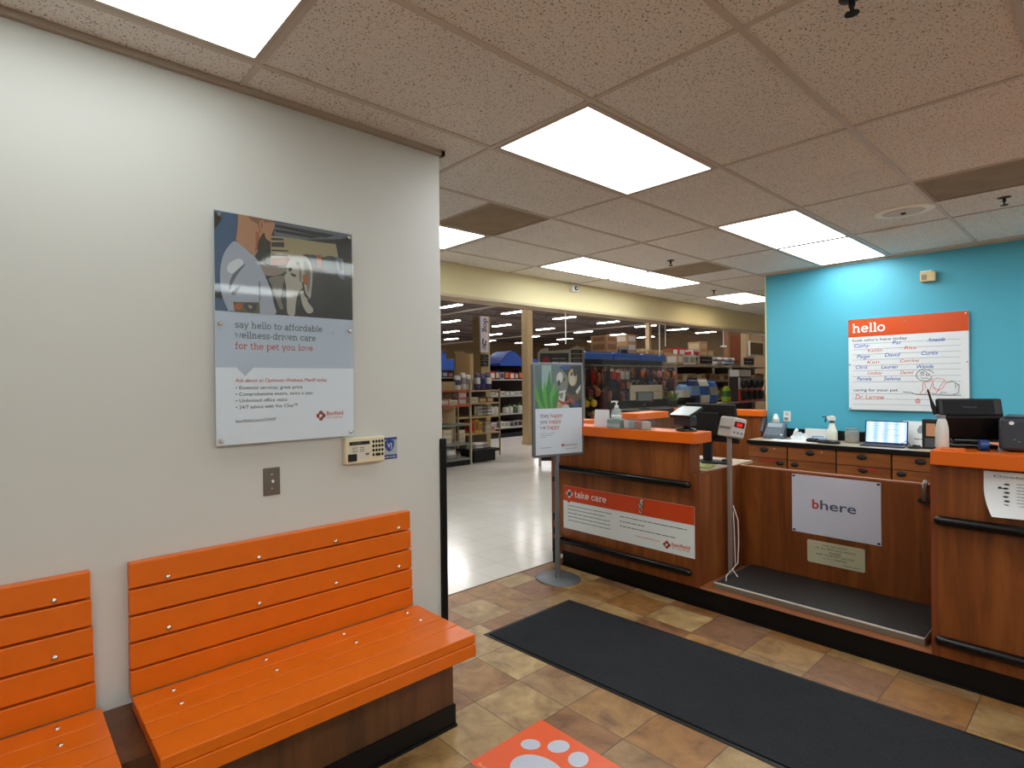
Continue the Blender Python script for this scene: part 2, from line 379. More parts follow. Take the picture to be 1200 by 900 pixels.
def carpet_mat():
    m, nt, b = nodes_mat('charcoal_mat_pile'); L = nt.links; N = nt.nodes.new
    tc = N('ShaderNodeTexCoord'); n = N('ShaderNodeTexNoise'); n.inputs['Scale'].default_value = 160; n.inputs['Detail'].default_value = 3
    n2 = N('ShaderNodeTexNoise'); n2.inputs['Scale'].default_value = 5; n2.inputs['Detail'].default_value = 5
    r = ramp(nt, [(0.3, lin((8, 10, 13))), (0.7, lin((32, 35, 43)))])
    r2 = ramp(nt, [(0.3, (0.7, 0.7, 0.7)), (0.7, (1.15, 1.15, 1.15))])
    mx = N('ShaderNodeMix'); mx.data_type = 'RGBA'; mx.blend_type = 'MULTIPLY'; mx.inputs[0].default_value = 1
    L.new(tc.outputs['Object'], n.inputs['Vector']); L.new(tc.outputs['Object'], n2.inputs['Vector']); L.new(n.outputs['Fac'], r.inputs[0]); L.new(n2.outputs['Fac'], r2.inputs[0])
    L.new(r.outputs[0], mx.inputs[6]); L.new(r2.outputs[0], mx.inputs[7]); L.new(mx.outputs[2], b.inputs['Base Color']); b.inputs['Roughness'].default_value = 0.95
    bp = N('ShaderNodeBump'); bp.inputs['Strength'].default_value = 0.5; bp.inputs['Distance'].default_value = 0.004; L.new(n.outputs['Fac'], bp.inputs['Height']); L.new(bp.outputs[0], b.inputs['Normal'])
    return m
CARPET = carpet_mat()
def emis(name, col, s):
    m = bpy.data.materials.new(name); m.use_nodes = True; nt = m.node_tree; nt.nodes.clear()
    e = nt.nodes.new('ShaderNodeEmission'); e.inputs[0].default_value = (*col, 1); e.inputs[1].default_value = s
    o = nt.nodes.new('ShaderNodeOutputMaterial'); nt.links.new(e.outputs[0], o.inputs[0]); MATS[name] = m; return m
LENSD = emis('lit_dimmer_lens', (0.93, 1.0, 0.99), LAMP*0.45)
LENSM = emis('lit_medium_lens', (0.94, 0.98, 1.0), LAMP*0.85)
LENS = emis('lit_prismatic_lens', (0.93, 1.0, 0.98), LAMP)
LENSW = emis('lit_warm_lens', (1.0, 0.88, 0.66), LAMP*0.8)
STRIPE = emis('lit_store_lamp', (1.0, 0.97, 0.95), STORE_LAMP)
def clear_mat(name, tint, a):
    m = bpy.data.materials.new(name); m.use_nodes = True; nt = m.node_tree; nt.nodes.clear()
    t = nt.nodes.new('ShaderNodeBsdfTransparent'); t.inputs[0].default_value = (*tint, 1)
    g = nt.nodes.new('ShaderNodeBsdfGlossy'); g.inputs['Roughness'].default_value = 0.04
    lw = nt.nodes.new('ShaderNodeLayerWeight')
    pw = nt.nodes.new('ShaderNodeMath'); pw.operation = 'POWER'; pw.inputs[1].default_value = 4.0
    ma = nt.nodes.new('ShaderNodeMath'); ma.operation = 'MULTIPLY_ADD'; ma.inputs[1].default_value = 0.55; ma.inputs[2].default_value = 0.022
    d = nt.nodes.new('ShaderNodeBsdfDiffuse'); d.inputs[0].default_value = (0.8, 0.85, 0.83, 1)
    mx = nt.nodes.new('ShaderNodeMixShader'); mx2 = nt.nodes.new('ShaderNodeMixShader'); mx2.inputs[0].default_value = a
    o = nt.nodes.new('ShaderNodeOutputMaterial'); L = nt.links
    L.new(lw.outputs['Facing'], pw.inputs[0]); L.new(pw.outputs[0], ma.inputs[0])
    L.new(ma.outputs[0], mx.inputs[0]); L.new(t.outputs[0], mx.inputs[1]); L.new(g.outputs[0], mx.inputs[2])
    L.new(mx.outputs[0], mx2.inputs[1]); L.new(d.outputs[0], mx2.inputs[2]); L.new(mx2.outputs[0], o.inputs[0]); MATS[name] = m; return m
CLEAR = clear_mat('clear_acrylic', (0.985, 0.992, 0.988), 0.015)
CLEARB = clear_mat('clear_bottle_plastic', (0.92, 0.95, 0.95), 0.25)

# ================================================================ THE SETTING
def struct(name, mb, mats, **k): return mb.build(name, mats, kind='structure', **k)
struct('floor', MB().box(-2.6, -3.6, -0.05, 7.12, 3.07, 0.0), TILEF)
struct('floor_store', MB().box(-4, 3.07, -0.05, 52, 46, 0.0).box(7.12, -2, -0.05, 52, 3.07, 0.0), VINYL)
struct('trim_1', MB().box(-2.6, 3.064, 0.0, 7.1, 3.076, 0.003), mat('metal_threshold', (120, 100, 78), 0.4))
struct('wall_left', MB().box(-2.6, 2.245, 0, 1.84, 2.40, CEIL), WHITE)
struct('trim_2', MB().box(1.822, 2.232, 0.0, 1.862, 2.412, 1.245), BLACKR, bevel=0.006)
struct('wall_near', MB().box(-2.75, -3.6, 0, -2.6, 2.40, CEIL), WHITE)
struct('wall_right', MB().box(-2.6, -3.75, 0, 7.12, -3.6, CEIL), WHITE)
struct('wall_far', MB().box(6.99, -3.6, 0, 7.13, 2.59, CEIL), TEAL)
struct('trim_3', MB().box(6.975, 2.59, 1.18, 7.135, 2.598, CEIL), CREAM)
struct('ceiling', MB().box(-2.6, -3.6, CEIL, 14, 4.25, CEIL+0.05), CEILM)
struct('wall_header', MB().box(-4, 4.25, 2.43, 14, 4.50, 6.3), CREAM)
struct('trim_4', MB().box(-4, 4.245, 2.405, 14, 4.505, 2.432), mat('soffit_strip', (196, 178, 150), 0.6))
# T-bar grid
TBAR = mat('ceiling_grid_metal', (200, 190, 180), 0.5)
g = MB()
xs = [2.02+1.2192*i for i in range(-3, 8)]
ys = [0.8205+0.6096*j for j in range(-7, 6)]
for y in ys: g.box(-2.6, y-0.012, CEIL-0.006, 11.9, y+0.012, CEIL)
for x in xs: g.box(x-0.012, -3.6, CEIL-0.0055, x+0.012, 4.25, CEIL)
for x in (5.07, ): g.box(x-0.012, 0.8205-0.6096, CEIL-0.005, x+0.012, 0.8205, CEIL)
g.box(2.63-0.012, ys[-3]+0.0, CEIL-0.005, 2.63+0.012, ys[-2], CEIL)
g.box(5.68+.61-0.012, ys[-3], CEIL-0.005, 5.68+.61+0.012, ys[-2], CEIL)
struct('trim_5', g, TBAR)
a = MB()
a.box(-2.6, 2.222, CEIL-0.024, 1.862, 2.245, CEIL-0.0)
a.box(1.84, 2.222, CEIL-0.024, 1.864, 2.41, CEIL)
struct('trim_6', a, mat('ceiling_angle', (170, 158, 144), 0.5))
struct('trim_7', MB().box(6.97, -3.6, CEIL-0.02, 6.99, 2.59, CEIL), TBAR)
# store shell
ROOF = mat('dark_steel_deck', (74, 60, 54), 0.8, noise=0.25, nscale=1.5)
struct('ceiling_store', MB().box(-4, 4.5, 6.3, 52, 46, 6.4).box(14, -2, 6.3, 52, 4.5, 6.4), ROOF)
STW = mat('store_wall_tan', (134, 112, 84), 0.8)
struct('wall_store_back', MB().box(-4, 46, 0, 52, 46.2, 6.4), STW)
struct('wall_store_end', MB().box(52, -2, 0, 52.2, 46, 6.4), STW)
struct('wall_store_left', MB().box(-4.2, 4.5, 0, -4, 46, 6.4), STW)
struct('wall_store_block', MB().box(22.6, -2, 0, 23, 9.6, 6.3).box(22.6, 9.6, 0, 34, 9.9, 6.3), mat('store_block_wall', (150, 122, 92), 0.8))
struct('wall_store_right', MB().box(7.13, -2.2, 0, 22.6, -2.0, 6.4), STW)
j = MB()
for y in range(7, 45, 3): j.box(-4, y, 6.14, 52, y+0.06, 6.2).box(-4, y, 5.72, 52, y+0.06, 5.77)
for y in range(7, 28, 3):
    for k in range(0, 46): 
        x = -4 + k*1.2
        j.cyl((x, y+.03, 5.75), (x+.6, y+.03, 6.16), 0.018, n=4, cap=False); j.cyl((x+.6, y+.03, 6.16), (x+1.2, y+.03, 5.75), 0.018, n=4, cap=False)
struct('trim_8', j, mat('roof_joist_steel', (96, 80, 72), 0.7))
p = MB()
for x in (18.9, 33.0): p.cyl((x, 5, 5.2), (x, 44, 5.2), 0.045, n=8)
struct('trim_9', p, mat('white_pipe', (170, 160, 150), 0.6))

# columns in the store
for (x, y, lab) in ((10.28, 9.2, 'tan square steel column standing behind the poster stand'), (23.9, 13.9, 'thin tan column far back in the store left of the hanging rods'), (19.1, 7.75, 'tan column at the right end of the store beside the blue wall')):
    t = thing('column', lab, 'column', (x, y, 0), group='store columns')
    MB().box(-.095, -.095, 0.1, .095, .095, 6.3).build('shaft', BEIGE, t)
    MB().box(-.11, -.11, 0, .11, .11, 0.1).build('base', BEIGE, t)

# store strip lights
def lamp_proto():
    t = thing('store_light', 'white strip light hanging from the dark store roof', 'light', (0, 0, 5.3), group='strip lights under the store roof')
    MB().box(-.17, -.75, 0.0, .17, .75, .05).build('housing', mat('lamp_housing', (200, 196, 190), .5), t)
    MB().box(-.155, -.73, -.012, .155, .73, 0.0).build('tube', STRIPE, t)
    for s in (-.5, .5): MB().cyl((0, s, .05), (0, s, 1.0), .006, n=5).build('cord', mat('wire', (120, 115, 110), .5), t)
    return t
lp = None
for xi in range(10):
    for yi in range(6):
        x = 4.4+4.4*xi; y = 10.4+5.15*yi  # lamps nearer than the seen rows are unseen, added to light the store
        hd = math.degrees(math.atan2(y, x))
        if hd > 56 or (x > 20 and y < 11): continue
        if lp is None: lp = lamp_proto(); o = lp
        else: o = copy_tree(lp)
        o.location = (x, y, 5.3)
for ci, (x, y) in enumerate([(10.0, 6.4), (14.6, 6.4), (19, 6.4), (9, 7.8)]):  # extra lamps hidden by the header, added to brighten the near store
    if ci == 3: continue
    o = copy_tree(lp); o.location = (x, y, 5.3)

# ================================================================ CEILING FITTINGS
FRM = mat('fixture_frame', (188, 178, 164), 0.5)
def panel_light(x, y, label, warm=False, lens=None):     # x, y = centre
    t = thing('ceiling_light', label, 'ceiling light', (x, y, CEIL), group='recessed ceiling light panels')
    f = MB(); X, Y = .597, .292
    for a0, b0, a1, b1 in ((-X, -Y, X, -Y+.026), (-X, Y-.026, X, Y), (-X, -Y+.026, -X+.02, Y-.026), (X-.02, -Y+.026, X, Y-.026)): f.box(a0, b0, -.008, a1, b1, 0)
    f.build('frame', FRM, t)
    MB().box(-X+.02, -Y+.026, -.006, X-.02, Y-.026, -.001).build('diffuser', lens or (LENSW if warm else LENS), t)
    return t
yA, yB = ys[-1] - 0.6096*0, 0
rowA = 1.735; rowB = 3.555
def cx_(i): return 2.02 + 1.2192*i + .6096
panel_light(cx_(-2), rowA, 'lit ceiling panel above the orange benches, at top left', lens=LENSD)
panel_light(cx_(0), rowA, 'lit ceiling panel in the middle of the ceiling, largest seen whole', lens=LENSM)
panel_light(cx_(2), rowA, 'lit ceiling panel joined end to end with the one touching the blue wall')
panel_light(cx_(3), rowA, 'lit ceiling panel ending at the blue wall')
panel_light(cx_(0)-0.03, rowB, 'lit ceiling panel partly hidden behind the white wall corner')
panel_light(cx_(2), rowB, 'lit ceiling panel near the cream header, left of a joined pair')
panel_light(cx_(3), rowB, 'lit ceiling panel near the cream header, right of a joined pair')
panel_light(cx_(5), rowB, 'warm lit ceiling panel farthest away beside the blue wall', True)
for i in (-3, -2, -1, 0, 1, 2, 3):  # unseen panels added behind the view as fill light, on the same grid
    if i in (-1, 1): continue
    for y in (-0.705, -2.535):
        panel_light(cx_(i), y, 'unseen ceiling panel added behind the view as fill light for the waiting room')
GRILLE = mat('dusty_return_grille', (150, 132, 108), 0.8, noise=0.35, nscale=6)
def vent(x0, y0, x1, y1, label):
    t = thing('ceiling_vent', label, 'vent', ((x0+x1)/2, (y0+y1)/2, CEIL), group='ceiling return vents')
    a, b = (x1-x0)/2, (y1-y0)/2
    f = MB()
    for q in ((-a, -b, a, -b+.02), (-a, b-.02, a, b), (-a, -b+.02, -a+.02, b-.02), (a-.02, -b+.02, a, b-.02)): f.box(q[0], q[1], -.009, q[2], q[3], 0)
    f.build('frame', mat('vent_frame', (160, 142, 120), .7), t)
    MB().box(-a+.02, -b+.02, -.005, a-.02, b-.02, 0).build('grille', GRILLE, t)
vent(2.635, 2.66, 3.235, 3.25, 'square dusty brown return vent in ceiling beside white wall corner')
vent(4.47, .215, 5.065, .81, 'dark dusty return vent in ceiling at the right edge')
vent(5.69, 2.66, 6.285, 3.25, 'brown return vent in ceiling left of the blue wall')
t = thing('ceiling_speaker', 'round white speaker set in a ceiling tile near the blue wall', 'speaker', (5.155, .995, CEIL))
MB().lathe([(.175, 0), (.178, -.006), (.165, -.012), (.125, -.013)]).build('rim', mat('speaker_rim', (246, 248, 238), .5), t)
MB().lathe([(.125, -.0125), (.10, -.018), (.03, -.02)]).build('grille', mat('speaker_grille', (205, 204, 198), .6), t)
MB().lathe([(.018, -.019), (.012, -.028), (.004, -.03)]).build('hub', BLACKM, t)
t = thing('ceiling_sensor', 'narrow curved white sensor strip with dark slot on ceiling beyond the speaker', 'sensor', (5.70, 1.18, CEIL))
MB().tube([(-.03, .12, -.006), (-.045, .06, -.016), (-.05, 0, -.02), (-.045, -.06, -.016), (-.03, -.12, -.006)], .012).build('cover', WHITEP, t)
MB().box(-.02, -.115, -.008, .01, .115, 0).build('slot', BLACKM, t)
def sprinkler(x, y, label, col):
    t = thing('sprinkler', label, 'sprinkler', (x, y, CEIL), group='ceiling sprinkler heads')
    MB().lathe([(.035, 0), (.034, -.004), (.015, -.007)], n=16).build('escutcheon', col, t)
    MB().cyl((0, 0, -.006), (0, 0, -.03), .009).tube([(-.012, 0, -.028), (-.016, 0, -.042), (0, 0, -.052)], .003, 6).tube([(.012, 0, -.028), (.016, 0, -.042), (0, 0, -.052)], .003, 6).build('head', BLACKM, t)
    MB().cyl((0, 0, -.052), (0, 0, -.055), .02).build('deflector', BLACKM, t)
DKB = mat('dark_bronze', (50, 34, 28), .5)
sprinkler(5.34, .50, 'small dark sprinkler head beside the right edge vent', DKB)
sprinkler(5.35, 2.86, 'small dark sprinkler head in front of the brown vent left of the blue wall', DKB)
sprinkler(7.62, 3.47, 'small dark sprinkler head beside the warm far light panel', DKB)
sprinkler(2.14, .535, 'dark sprinkler head at the top edge of the view', DKB)
# header camera, wall sensor
t = thing('security_camera', 'small white motion camera mounted high on the cream header', 'camera', (5.59, 4.25, 2.675))
MB().box(-.07, -.05, -.04, .05, 0, .045).build('housing', WHITEP, t, bevel=.006)
MB().cyl((.0, -.05, 0), (.0, -.062, 0), .028).build('lens', DARKG, t)
MB().cyl((.0, -.06, 0), (.0, -.066, 0), .012).build('lens_ring', WHITEP, t)
t = thing('wall_sensor', 'small cream motion sensor box high on the blue wall', 'sensor', (6.99, 1.165, 2.50))
MB().box(-.055, -.055, -.05, 0, .055, .04).build('housing', mat('aged_cream_plastic', (216, 190, 140), .5), t, bevel=.006)
MB().box(-.058, .005, -.035, -.054, .045, .015).build('lens', mat('sensor_window', (150, 130, 110), .4), t)
MB().box(-.06, -.03, .04, -.0, .05, .052).build('bracket', WHITEP, t)

# ================================================================ LEFT WALL: benches
def bench(x0, x1, label, screws):
    t = thing('bench', label, 'bench', ((x0+x1)/2, 1.98, 0.0)); cx = (x0+x1)/2
    def L(x): return x-cx
    h = .0955
    for k in range(5):
        z0 = .435 + k*h + .004
        MB().box(L(x0), .225, z0, L(x1-.012*(k/4)), .262, z0+h-.008).build('back_slat', ORANGEP, t, bevel=.003)
    yb = [.212, .112, .010, -.092, -.212]
    for k in range(4):
        MB().box(L(x0), yb[k+1]+.002, .408, L(x1+.013), yb[k]-.003, .446).build('seat_slat', ORANGEP, t, bevel=.003)
    MB().box(L(x0), -.214, .352, L(x1+.013), -.180, .406).build('front_apron', ORANGEP, t, bevel=.003)
    for sx in screws:
        for z in (.435+4*h+.018, .435+2*h+.022):
            MB().lathe([(.0095, 0), (.0085, .004), (.003, .006)], n=12).build('screw', CHROME, t)
            o = COL.objects[-1]; o.location = (L(sx), .225, z); o.rotation_euler = (PI/2, 0, 0)
        for y in (.165, .06):
            MB().lathe([(.0095, 0), (.0085, .003), (.003, .004)], n=12).build('screw', CHROME, t)
            o = COL.objects[-1]; o.location = (L(sx), y, .446)
    return t
bench(.375, 1.612, 'long orange slatted bench against the white wall, the one seen whole', (.50, .84, 1.19, 1.53))
bench(-1.0, .270, 'orange slatted bench cut off by the left edge of the view', (-.85, -.35, .155))
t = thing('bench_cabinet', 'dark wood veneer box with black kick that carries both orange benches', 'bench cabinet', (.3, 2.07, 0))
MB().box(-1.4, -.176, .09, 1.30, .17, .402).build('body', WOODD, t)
MB().box(-1.4, -.184, 0, 1.308, .17, .098).box(-1.4, -.19, 0, 1.312, -.184, .012).build('kick', BLACKR, t)
# poster on standoffs
P0 = (.682, 2.215, 1.300)
PW, PH = .612, .918
t = thing('wall_poster', 'large acrylic fronted advert with man and shaggy dog photo on white wall', 'poster', (.682+PW/2, 2.245, 1.30))
tl = Vector(t.location)
fr = frame((-PW/2, -.030, 0), (1, 0, 0), (0, 0, 1), (0, -1, 0))
MB().prism(rect(0, 0, PW, PH), fr, -.004, 0).build('print_sheet', [PRINT], t)
def print_obj(mb, name, mats, par, label=None): return mb.build(name, mats, par, recalc=False, label=label)
# picture
iz0, iz1 = .527, .918
m = MB()
cols = [mat('p_blue', (58, 88, 122), .3), mat('p_black', (14, 14, 17), .3), mat('p_shirt', (162, 170, 188), .4), mat('p_skin', (176, 128, 98), .4), mat('p_hair', (44, 32, 28), .4), mat('p_dog', (176, 172, 162), .5), mat('p_dogd', (120, 116, 108), .5), mat('p_sun', (158, 146, 112), .4), mat('p_grey', (96, 102, 116), .4), mat('p_tattoo', (92, 84, 52), .4), mat('p_glare', (206, 212, 222), .4), mat('p_dark', (40, 42, 52), .3), mat('p_arm', (140, 128, 120), .4), mat('p_rust', (160, 92, 52), .5)]
H_ = iz1-iz0
def q(pts): return [(x*PW, iz0+y*H_) for x, y in pts]
def lay(i, pts, t_): m.mi(i).flat(q(pts), fr, t_)
lay(0, rect(0, 0, 1, 1), .0004)
lay(1, [(.22, 0), (1, 0), (1, 1), (.22, 1)], .0008)
lay(1, [(0, .80), (.050, .92), (.035, .97), (0, .98)], .001); lay(1, [(0, .13), (.10, .11), (.10, .16), (0, .20)], .001)
cols.append(mat('p_browhair', (132, 92, 66), .4))
PIC = [
    ('lay', 8, [(0.4,0.99),(1,1),(1,0.977),(0.897,0.923),(0.561,0.84),(0.395,0.839)], 0.0009),
    ('lay', 1, [(0.405,0.963),(0.864,0.961),(0.788,0.914),(0.405,0.934)], 0.001),
    ('lay', 1, [(0.405,0.913),(0.746,0.919),(0.683,0.879),(0.405,0.884)], 0.001),
    ('lay', 7, [(0.371,0.834),(0.561,0.848),(0.757,0.851),(0.864,0.862),(0.886,0.713),(0.757,0.688),(0.621,0.692),(0.511,0.612),(0.467,0.539),(0.371,0.522)], 0.0011),
    ('lay', 1, [(0.376,0.814),(0.462,0.824),(0.462,0.804),(0.376,0.788)], 0.0013),
    ('lay', 11, [(0.376,0.768),(0.467,0.788),(0.467,0.733),(0.376,0.717)], 0.0013),
    ('lay', 4, [(0.376,0.689),(0.497,0.707),(0.497,0.693),(0.376,0.672)], 0.0013),
    ('lay', 4, [(0.376,0.643),(0.492,0.659),(0.492,0.64),(0.376,0.62)], 0.0013),
    ('lay', 13, [(0.376,0.593),(0.482,0.632),(0.511,0.609),(0.467,0.537),(0.376,0.521)], 0.0013),
    ('lay', 1, [(0.353,0.794),(0.369,0.798),(0.369,0.514),(0.353,0.511)], 0.0014),
    ('sm', 11, [(0.65,0.653),(0.668,0.698),(0.699,0.692),(0.712,0.635),(0.704,0.566),(0.662,0.551)], 0.0014),
    ('lay', 13, [(0.709,0.709),(0.748,0.709),(0.75,0.544),(0.709,0.574)], 0.0013),
    ('sm', 11, [(0.751,0.582),(0.762,0.667),(0.799,0.709),(0.848,0.709),(0.873,0.649),(0.877,0.512),(0.81,0.501)], 0.0015),
    ('lay', 1, [(0.662,0.566),(0.757,0.538),(0.864,0.51),(0.941,0.43),(0.953,0.007),(0.521,0.001),(0.561,0.49)], 0.0012),
    ('lay', 8, [(0.859,0.705),(0.925,0.705),(0.936,0.453),(0.886,0.483)], 0.0016),
    ('lay', 1, [(0.881,0.666),(0.914,0.665),(0.919,0.566),(0.895,0.569)], 0.0017),
    ('sm', 6, [(0.357,0.384),(0.462,0.423),(0.451,0.299),(0.438,0.182),(0.455,0.083),(0.433,0.064),(0.405,0.164),(0.381,0.289)], 0.002),
    ('sm', 5, [(0.47,0.445),(0.478,0.302),(0.48,0.158),(0.484,0.029),(0.511,0),(0.539,0.02),(0.547,0.137),(0.566,0.256),(0.601,0.32),(0.621,0.382),(0.561,0.431)], 0.0021),
    ('sm', 5, [(0.583,0.273),(0.616,0.278),(0.634,0.177),(0.675,0.1),(0.671,0.055),(0.637,0.041),(0.611,0.086),(0.589,0.172)], 0.0022),
    ('sm', 5, [(0.478,0.512),(0.497,0.587),(0.536,0.643),(0.581,0.672),(0.627,0.666),(0.657,0.617),(0.675,0.539),(0.675,0.42),(0.667,0.314),(0.657,0.209),(0.634,0.195),(0.621,0.264),(0.601,0.335),(0.561,0.351),(0.521,0.367),(0.487,0.419)], 0.0023),
    ('sm', 6, [(0.611,0.616),(0.637,0.591),(0.657,0.506),(0.657,0.387),(0.644,0.267),(0.63,0.324),(0.621,0.441),(0.609,0.542)], 0.0025),
    ('sm', 6, [(0.576,0.565),(0.589,0.509),(0.593,0.407),(0.581,0.376),(0.573,0.462)], 0.0025),
    ('sm', 4, [(0.496,0.51),(0.511,0.522),(0.523,0.507),(0.511,0.481),(0.498,0.485)], 0.0027),
    ('sm', 1, [(0.553,0.593),(0.569,0.601),(0.573,0.568),(0.557,0.559)], 0.0027),
    ('sm', 4, [(0.511,0.464),(0.546,0.451),(0.551,0.43),(0.521,0.432)], 0.0027),
    ('sm', 13, [(0.603,0.453),(0.634,0.465),(0.642,0.4),(0.621,0.352),(0.603,0.379)], 0.0027),
    ('lay', 1, [(0.593,0.378),(0.605,0.379),(0.621,0.264),(0.657,0.195),(0.644,0.193),(0.611,0.233)], 0.0028),
    ('sm', 12, [(0.278,0.547),(0.348,0.51),(0.405,0.513),(0.467,0.534),(0.484,0.494),(0.443,0.441),(0.376,0.409),(0.315,0.42)], 0.0026),
    ('sm', 2, [(0.13,0.718),(0.087,0.654),(0.053,0.552),(0.035,0.414),(0.034,0.266),(0.048,0.133),(0.083,0.007),(0.087,0.008),(0.237,0.004),(0.395,0.003),(0.387,0.119),(0.367,0.258),(0.338,0.367),(0.301,0.488),(0.265,0.579),(0.183,0.674)], 0.0028),
    ('sm', 10, [(0.096,0.493),(0.157,0.545),(0.183,0.509),(0.148,0.434),(0.104,0.385),(0.078,0.422)], 0.003),
    ('sm', 8, [(0.087,0.26),(0.113,0.373),(0.166,0.464),(0.197,0.497),(0.148,0.392),(0.113,0.291),(0.096,0.221)], 0.0031),
    ('sm', 8, [(0.104,0.195),(0.148,0.255),(0.161,0.257),(0.122,0.17)], 0.0031),
    ('lay', 8, [(0.285,0.331),(0.294,0.332),(0.294,0.136),(0.285,0.128)], 0.0031),
    ('lay', 9, [(0.113,0.098),(0.287,0.118),(0.29,0.002),(0.123,0)], 0.0032),
    ('sm', 13, [(0.122,0.074),(0.161,0.09),(0.17,0.038),(0.13,0.02)], 0.0034),
    ('sm', 11, [(0.183,0.088),(0.265,0.097),(0.255,0.02),(0.201,0.021)], 0.0033),
    ('sm', 7, [(0.21,0.077),(0.237,0.073),(0.228,0.038)], 0.0035),
    ('lay', 3, [(0.152,1.0),(0.148,0.859),(0.135,0.732),(0.17,0.685),(0.237,0.623),(0.257,0.589),(0.278,0.645),(0.283,0.737),(0.303,0.804),(0.334,0.797),(0.367,0.766),(0.368,0.809),(0.384,0.872),(0.398,0.933),(0.399,0.998)], 0.0034),
    ('sm', 13, [(0.265,0.831),(0.287,0.85),(0.294,0.781),(0.283,0.695),(0.26,0.634),(0.269,0.734)], 0.00345),
    ('lay', 14, [(0.215,0.999),(0.399,0.998),(0.397,0.978),(0.329,0.961),(0.315,0.856),(0.294,0.851),(0.283,0.933),(0.237,0.956)], 0.0036),
    ('sm', 4, [(0.278,0.649),(0.283,0.74),(0.299,0.799),(0.322,0.851),(0.331,0.825),(0.338,0.777),(0.359,0.765),(0.355,0.703),(0.329,0.665),(0.301,0.648)], 0.0037),
    ('sm', 3, [(0.294,0.952),(0.311,0.982),(0.325,0.965),(0.324,0.901),(0.309,0.855),(0.296,0.887)], 0.0038),
    ('sm', 13, [(0.301,0.944),(0.312,0.961),(0.318,0.927),(0.309,0.89)], 0.0039),
]
for k_, i_, pts_, t_ in PIC: lay(i_, smooth(pts_) if k_ == 'sm' else pts_, t_)
m.build('printed_photo', cols, t, recalc=False)
m = MB(); m.flat(rect(0, .306, PW, iz0), fr, .0005); m.flat([(.08, .307), (.15, .307), (.115, .272)], fr, .0005); m.build('grey_band', PRINT2, t, recalc=False)
xh = .0185
m = MB()
for s, zz in (('say hello to affordable', .465), ('wellness-driven care', .424)):
    L_, w_ = slab(s, .076, zz, xh, .06); m.strokes(L_, xh*.17, fr, .0012)
L_, w_ = slab(',', .076+.43, .465, xh); m.strokes(L_, xh*.17, fr, .0012)
m.build('heading', INK, t, recalc=False, label='dark grey heading')
m = MB(); L_, w_ = slab('for the pet you love', .076, .380, xh, .06); m.strokes(L_, xh*.17, fr, .0012); m.build('heading', REDTX, t, recalc=False, label='red heading line')
m = MB(); put_text(m, 'Ask about an Optimum Wellness Plan\u00ae today.', fr, .076, .248, .0205, .0012, width=.405)
m.build('text_line', REDTX, t, recalc=False, label='red text line')
m = MB()
for s, zz, ww in (('\u2022 Essential services, great price', .219, .285), ('\u2022 Comprehensive exams, twice a year', .193, .335), ('\u2022 Unlimited office visits', .167, .215), ('\u2022 24/7 advice with Vet Chat\u2122', .141, .262), ('banfield.com/OWP', .086, .165)):
    put_text(m, s, fr, .076, zz, .0195, .0012, width=ww)
m.build('text_line', INK, t, recalc=False)
m = MB(); hl = MB(); logo(m, fr, .447, .098, .024, .0012, hl)
put_text(m, 'Banfield', fr, .475, .098, .026, .0012, width=.082, bold=.01); put_text(m, 'PET HOSPITAL', fr, .475, .084, .010, .0012, width=.082)
m.build('logo', RED, t, recalc=False); hl.build('logo_pet', PRINT, t, recalc=False)
MB().prism(rect(-.003, -.003, PW+.003, PH+.003), fr, .005, .008).build('acrylic_cover', CLEAR, t)
for a_, b_ in ((.018, .018), (PW-.018, .018), (.018, PH-.018), (PW-.018, PH-.018), (.018, PH*.52), (PW-.018, PH*.52)):
    b0 = fr(a_, b_, -.03); b1 = fr(a_, b_, .012)
    MB().cyl(b0, b1, .0085, n=16).cyl(b1, fr(a_, b_, .015), .0085, .006, n=16).build('standoff', CHROME, t)

# keypad
KCR = mat('cream_keypad_plastic', (226, 212, 178), .45)
t = thing('alarm_keypad', 'cream alarm keypad with black keys on white wall under the poster corner', 'keypad', (1.356, 2.245, 1.168))
f2 = frame((-.106, -.03, 0), (1, 0, 0), (0, 0, 1), (0, -1, 0))
MB().box(-.106, -.030, 0, .106, 0, .118).build('case', KCR, t, bevel=.005)
m = MB(); 
for r_ in range(4):
    for c_ in range(4):
        if r_ == 3 and c_ in (1, 2): continue
        m.prism(ell(.148+c_*.0165, .096-r_*.0205, .0058, .0068, 12), f2, 0, .003)
m.prism(rrect(.160, .028, .186, .041, .005), f2, 0, .003)
m.build('key', BLACKM, t)
m = MB(); m.prism(rect(.020, .086, .128, .102), f2, 0, .001); m.build('display', BLACKM, t)
m = MB(); m.flat(rect(.020, .018, .128, .084), f2, .0008); m.build('instruction_label', mat('label_white', (214, 208, 192), .5), t, recalc=False)
m = MB()
for k in range(3): greek(m, f2, .034, .062, .072-k*.009, .006, .0014, k); greek(m, f2, .074, .100, .072-k*.009, .006, .0014, k+9)
m.flat(rect(.104, .036, .124, .046), f2, .0014)
m.build('instruction_print', mat('label_ink', (110, 100, 90), .5), t, recalc=False)
m = MB(); m.prism(rect(.012, .012, .058, .046), f2, 0, .002); m.build('black_tag', BLACKM, t)
m = MB(); put_text(m, 'AC POWER', f2, .030, .091, .010, .0016); m.build('display_text', mat('lcd_text', (130, 130, 120), .5), t, recalc=False)
